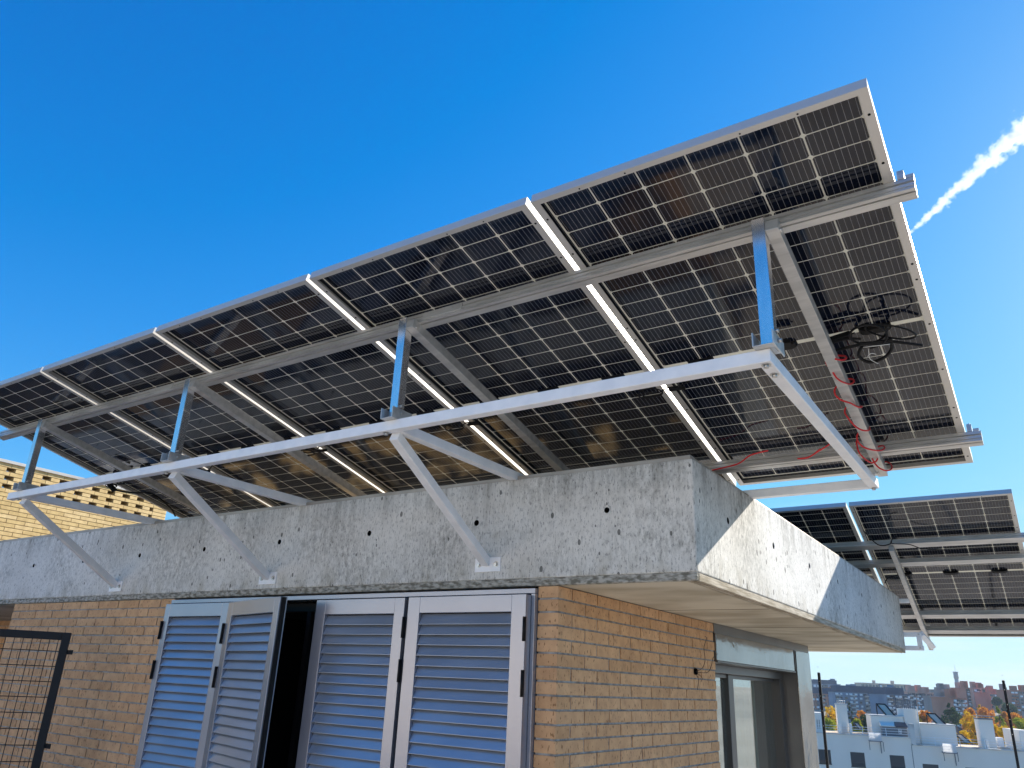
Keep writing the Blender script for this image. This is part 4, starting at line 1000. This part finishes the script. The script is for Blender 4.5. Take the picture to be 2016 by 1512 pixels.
# tall tower
p = at(1888.5,1372,900); zt = at(1883,1322,900).z-p.z
tt = empty('tall_tower', p); tag(tt, 'tall slender grey concrete tower with wider head and mast on the skyline', 'tower')
b = MB(); b.cyl((0,0,-10),(0,0,zt*.72),2.7,2.2,12); b.build('shaft', CM['grey'], tt)
b = MB(); b.cyl((0,0,zt*.72),(0,0,zt*.98),2.5,2.6,12); b.cyl((0,0,zt*.98),(0,0,zt),3.2,3.2,12); b.cyl((0,0,zt*.76),(0,0,zt*.79),2.9,2.9,12); b.build('head', CM['grey'], tt)
b = MB(); b.cyl((0,0,zt),(0,0,zt+9),.22,.12,6); b.build('mast', M['white'], tt)

# ---- trees
def tree(px, py_top, py_bot, wpx, depth, leaf, label, n=1100, shape=1.0, seed=1, lsize=.34):
    rn = random.Random(seed); wpx *= 1.15; top = at(px,py_top-2,depth); bot = at(px,py_bot,depth); H_ = top.z-bot.z; R_ = wpx*depth/F/2
    o = empty('tree', bot); tag(o, label, 'tree', 'trees between the white block and the hillside')
    b = MB(); b.cyl((0,0,-8),(0,0,H_*.55),max(.12,R_*.09),max(.05,R_*.03),n=7)
    for k in range(7):
        a = rn.uniform(0,6.28); z = H_*rn.uniform(.15,.6); b.cyl((0,0,z),(R_*.7*math.cos(a),R_*.7*math.sin(a),z+H_*.22),.06,.02,n=5)
    b.build('trunk', M['bark'], o)
    b = MB(); cl = []
    for k in range(16):
        t = rn.random(); a = rn.uniform(0,6.28)
        if shape > 1.5: rad = R_*(1-t)*.75+.1; z = H_*(.03+.95*t)
        else: rad = R_*math.sqrt(max(0,1-(2*t-1)**2))*rn.uniform(.3,.8); z = H_*(.12+.76*t)
        cl.append((V((rad*math.cos(a),rad*math.sin(a),z)), R_*rn.uniform(.28,.5)*(1 if shape<1.5 else (1.1-t)*1.1)))
    for i in range(n):
        c, r = rn.choice(cl); d = V((rn.gauss(0,1),rn.gauss(0,1),rn.gauss(0,1))); d.normalize(); q = c+d*r*rn.uniform(.55,1.08)
        a = V((rn.gauss(0,1),rn.gauss(0,1),rn.gauss(0,1))).normalized(); e = a.orthogonal().normalized(); s_ = lsize*rn.uniform(.5,1.1)
        b.poly([q-a*s_*.5, q+e*s_*.35, q+a*s_*.5, q-e*s_*.35])
    b.build('crown', M[leaf], o)
TR = [(1636,1394,1445,34,150,'leaf_yellow','yellow tree just right of the left black post'),(1634,1418,1446,30,120,'leaf_lime','low lime green bush right of the left black post'),
      (1645,1400,1440,16,160,'leaf_green','small dark green tree beside the left chimney'),
      (1699,1400,1442,30,150,'leaf_orange','orange yellow tree between the chimney and the roof block'),(1704,1412,1446,26,125,'leaf_green','dark green bush in front of the orange yellow tree'),
      (1690,1418,1446,20,110,'leaf_lime','small lime green bush right of the left chimney'),
      (1679,1385,1445,9,140,'leaf_green','thin dark cypress right of the left chimney'),
      (1822,1400,1430,24,150,'leaf_orange','orange tree right of the caged tower'),(1808,1405,1430,14,150,'leaf_yellow','yellow tree close behind the caged tower'),
      (1875,1384,1424,34,210,'leaf_green','large dark conifer in front of the brick blocks'),
      (1916,1398,1470,28,150,'leaf_yellow','tall yellow tree left of the wide chimney'),(1926,1418,1470,26,120,'leaf_yellow','bright yellow tree beside the wide chimney'),(1899,1440,1470,24,115,'leaf_yellow','low yellow tree behind the small collector'),
      (1932,1388,1420,10,240,'leaf_yellow','slim pale yellow poplar above the wide chimney'),
      (1912,1396,1425,22,190,'leaf_orange','orange tree above the tall yellow tree'),(1945,1398,1430,40,230,'leaf_orange','rust orange tree behind the wide chimney'),
      (1971,1392,1436,16,170,'leaf_lime','slim yellow green poplar left of the right post'),
      (1968,1428,1476,26,120,'leaf_yellow','yellow tree right of the wide chimney'),(1986,1426,1476,28,115,'leaf_yellow','broad yellow tree beside the right black post'),
      (1955,1430,1474,18,140,'leaf_yellow','small yellow tree touching the wide chimney'),
      (2006,1406,1440,30,180,'leaf_orange','orange tree right of the right black post'),(2010,1418,1452,34,150,'leaf_lime','green tree at the right edge of the picture'),
      (1964,1376,1390,16,380,'leaf_green','dark round tree below the salmon building'),(1990,1388,1402,26,340,'leaf_green','dark tree behind the right post'),
      (1905,1410,1440,18,170,'leaf_orange','orange tree between the brick block and the yellow tree'),(1985,1402,1440,24,220,'leaf_orange','brown orange tree behind the right post')]
for i, (px, a, c, w, d, lf, lab) in enumerate(TR):
    tree(px, a, c, w, d, lf, lab, 1300 if w > 12 else 500, 2 if ('poplar' in lab or 'cypress' in lab or 'conifer' in lab) else 1, i+5, .0033*d)
# hillside scrub behind the trees
b = MB(); rn = random.Random(3)
for i in range(9000):
    d = rn.uniform(250,370); px = rn.uniform(1893,2035); p = at(px, 1410, d); g0 = -15.5
    cl = noise.noise(V((px*.08, d*.03, 0))); p.z = g0+rn.uniform(0,8.5+4.5*cl)
    a = V((rn.gauss(0,1),rn.gauss(0,1),rn.gauss(0,1))).normalized(); e = a.orthogonal().normalized(); s_ = rn.uniform(.6,1.5)
    b.poly([p-a*s_*.5, p+e*s_*.4, p+a*s_*.5, p-e*s_*.4])
tag(b.build('hillside_scrub', leafmat('scrub_leaves',(.22,.11,.05),(.42,.22,.09))), 'brown autumn undergrowth on the far slope', 'scrub', kind='stuff')

# ================================================================ HAZE
b = MB(); b.box((-1520,-1520,-24),(1520,1520,46))
hz = b.build('haze', None or bpy.data.materials.new('haze_air')); hm = hz.data.materials[0]; hm.use_nodes = True; nt = hm.node_tree; nt.nodes.remove(nt.nodes['Principled BSDF'])
pv = N(nt,'ShaderNodeVolumePrincipled'); pv.inputs['Density'].default_value = .00018; pv.inputs['Color'].default_value = (.70,.86,1,1); pv.inputs['Anisotropy'].default_value = 0
nt.links.new(pv.outputs[0], nt.nodes['Material Output'].inputs['Volume']); tag(hz, kind='stuff')
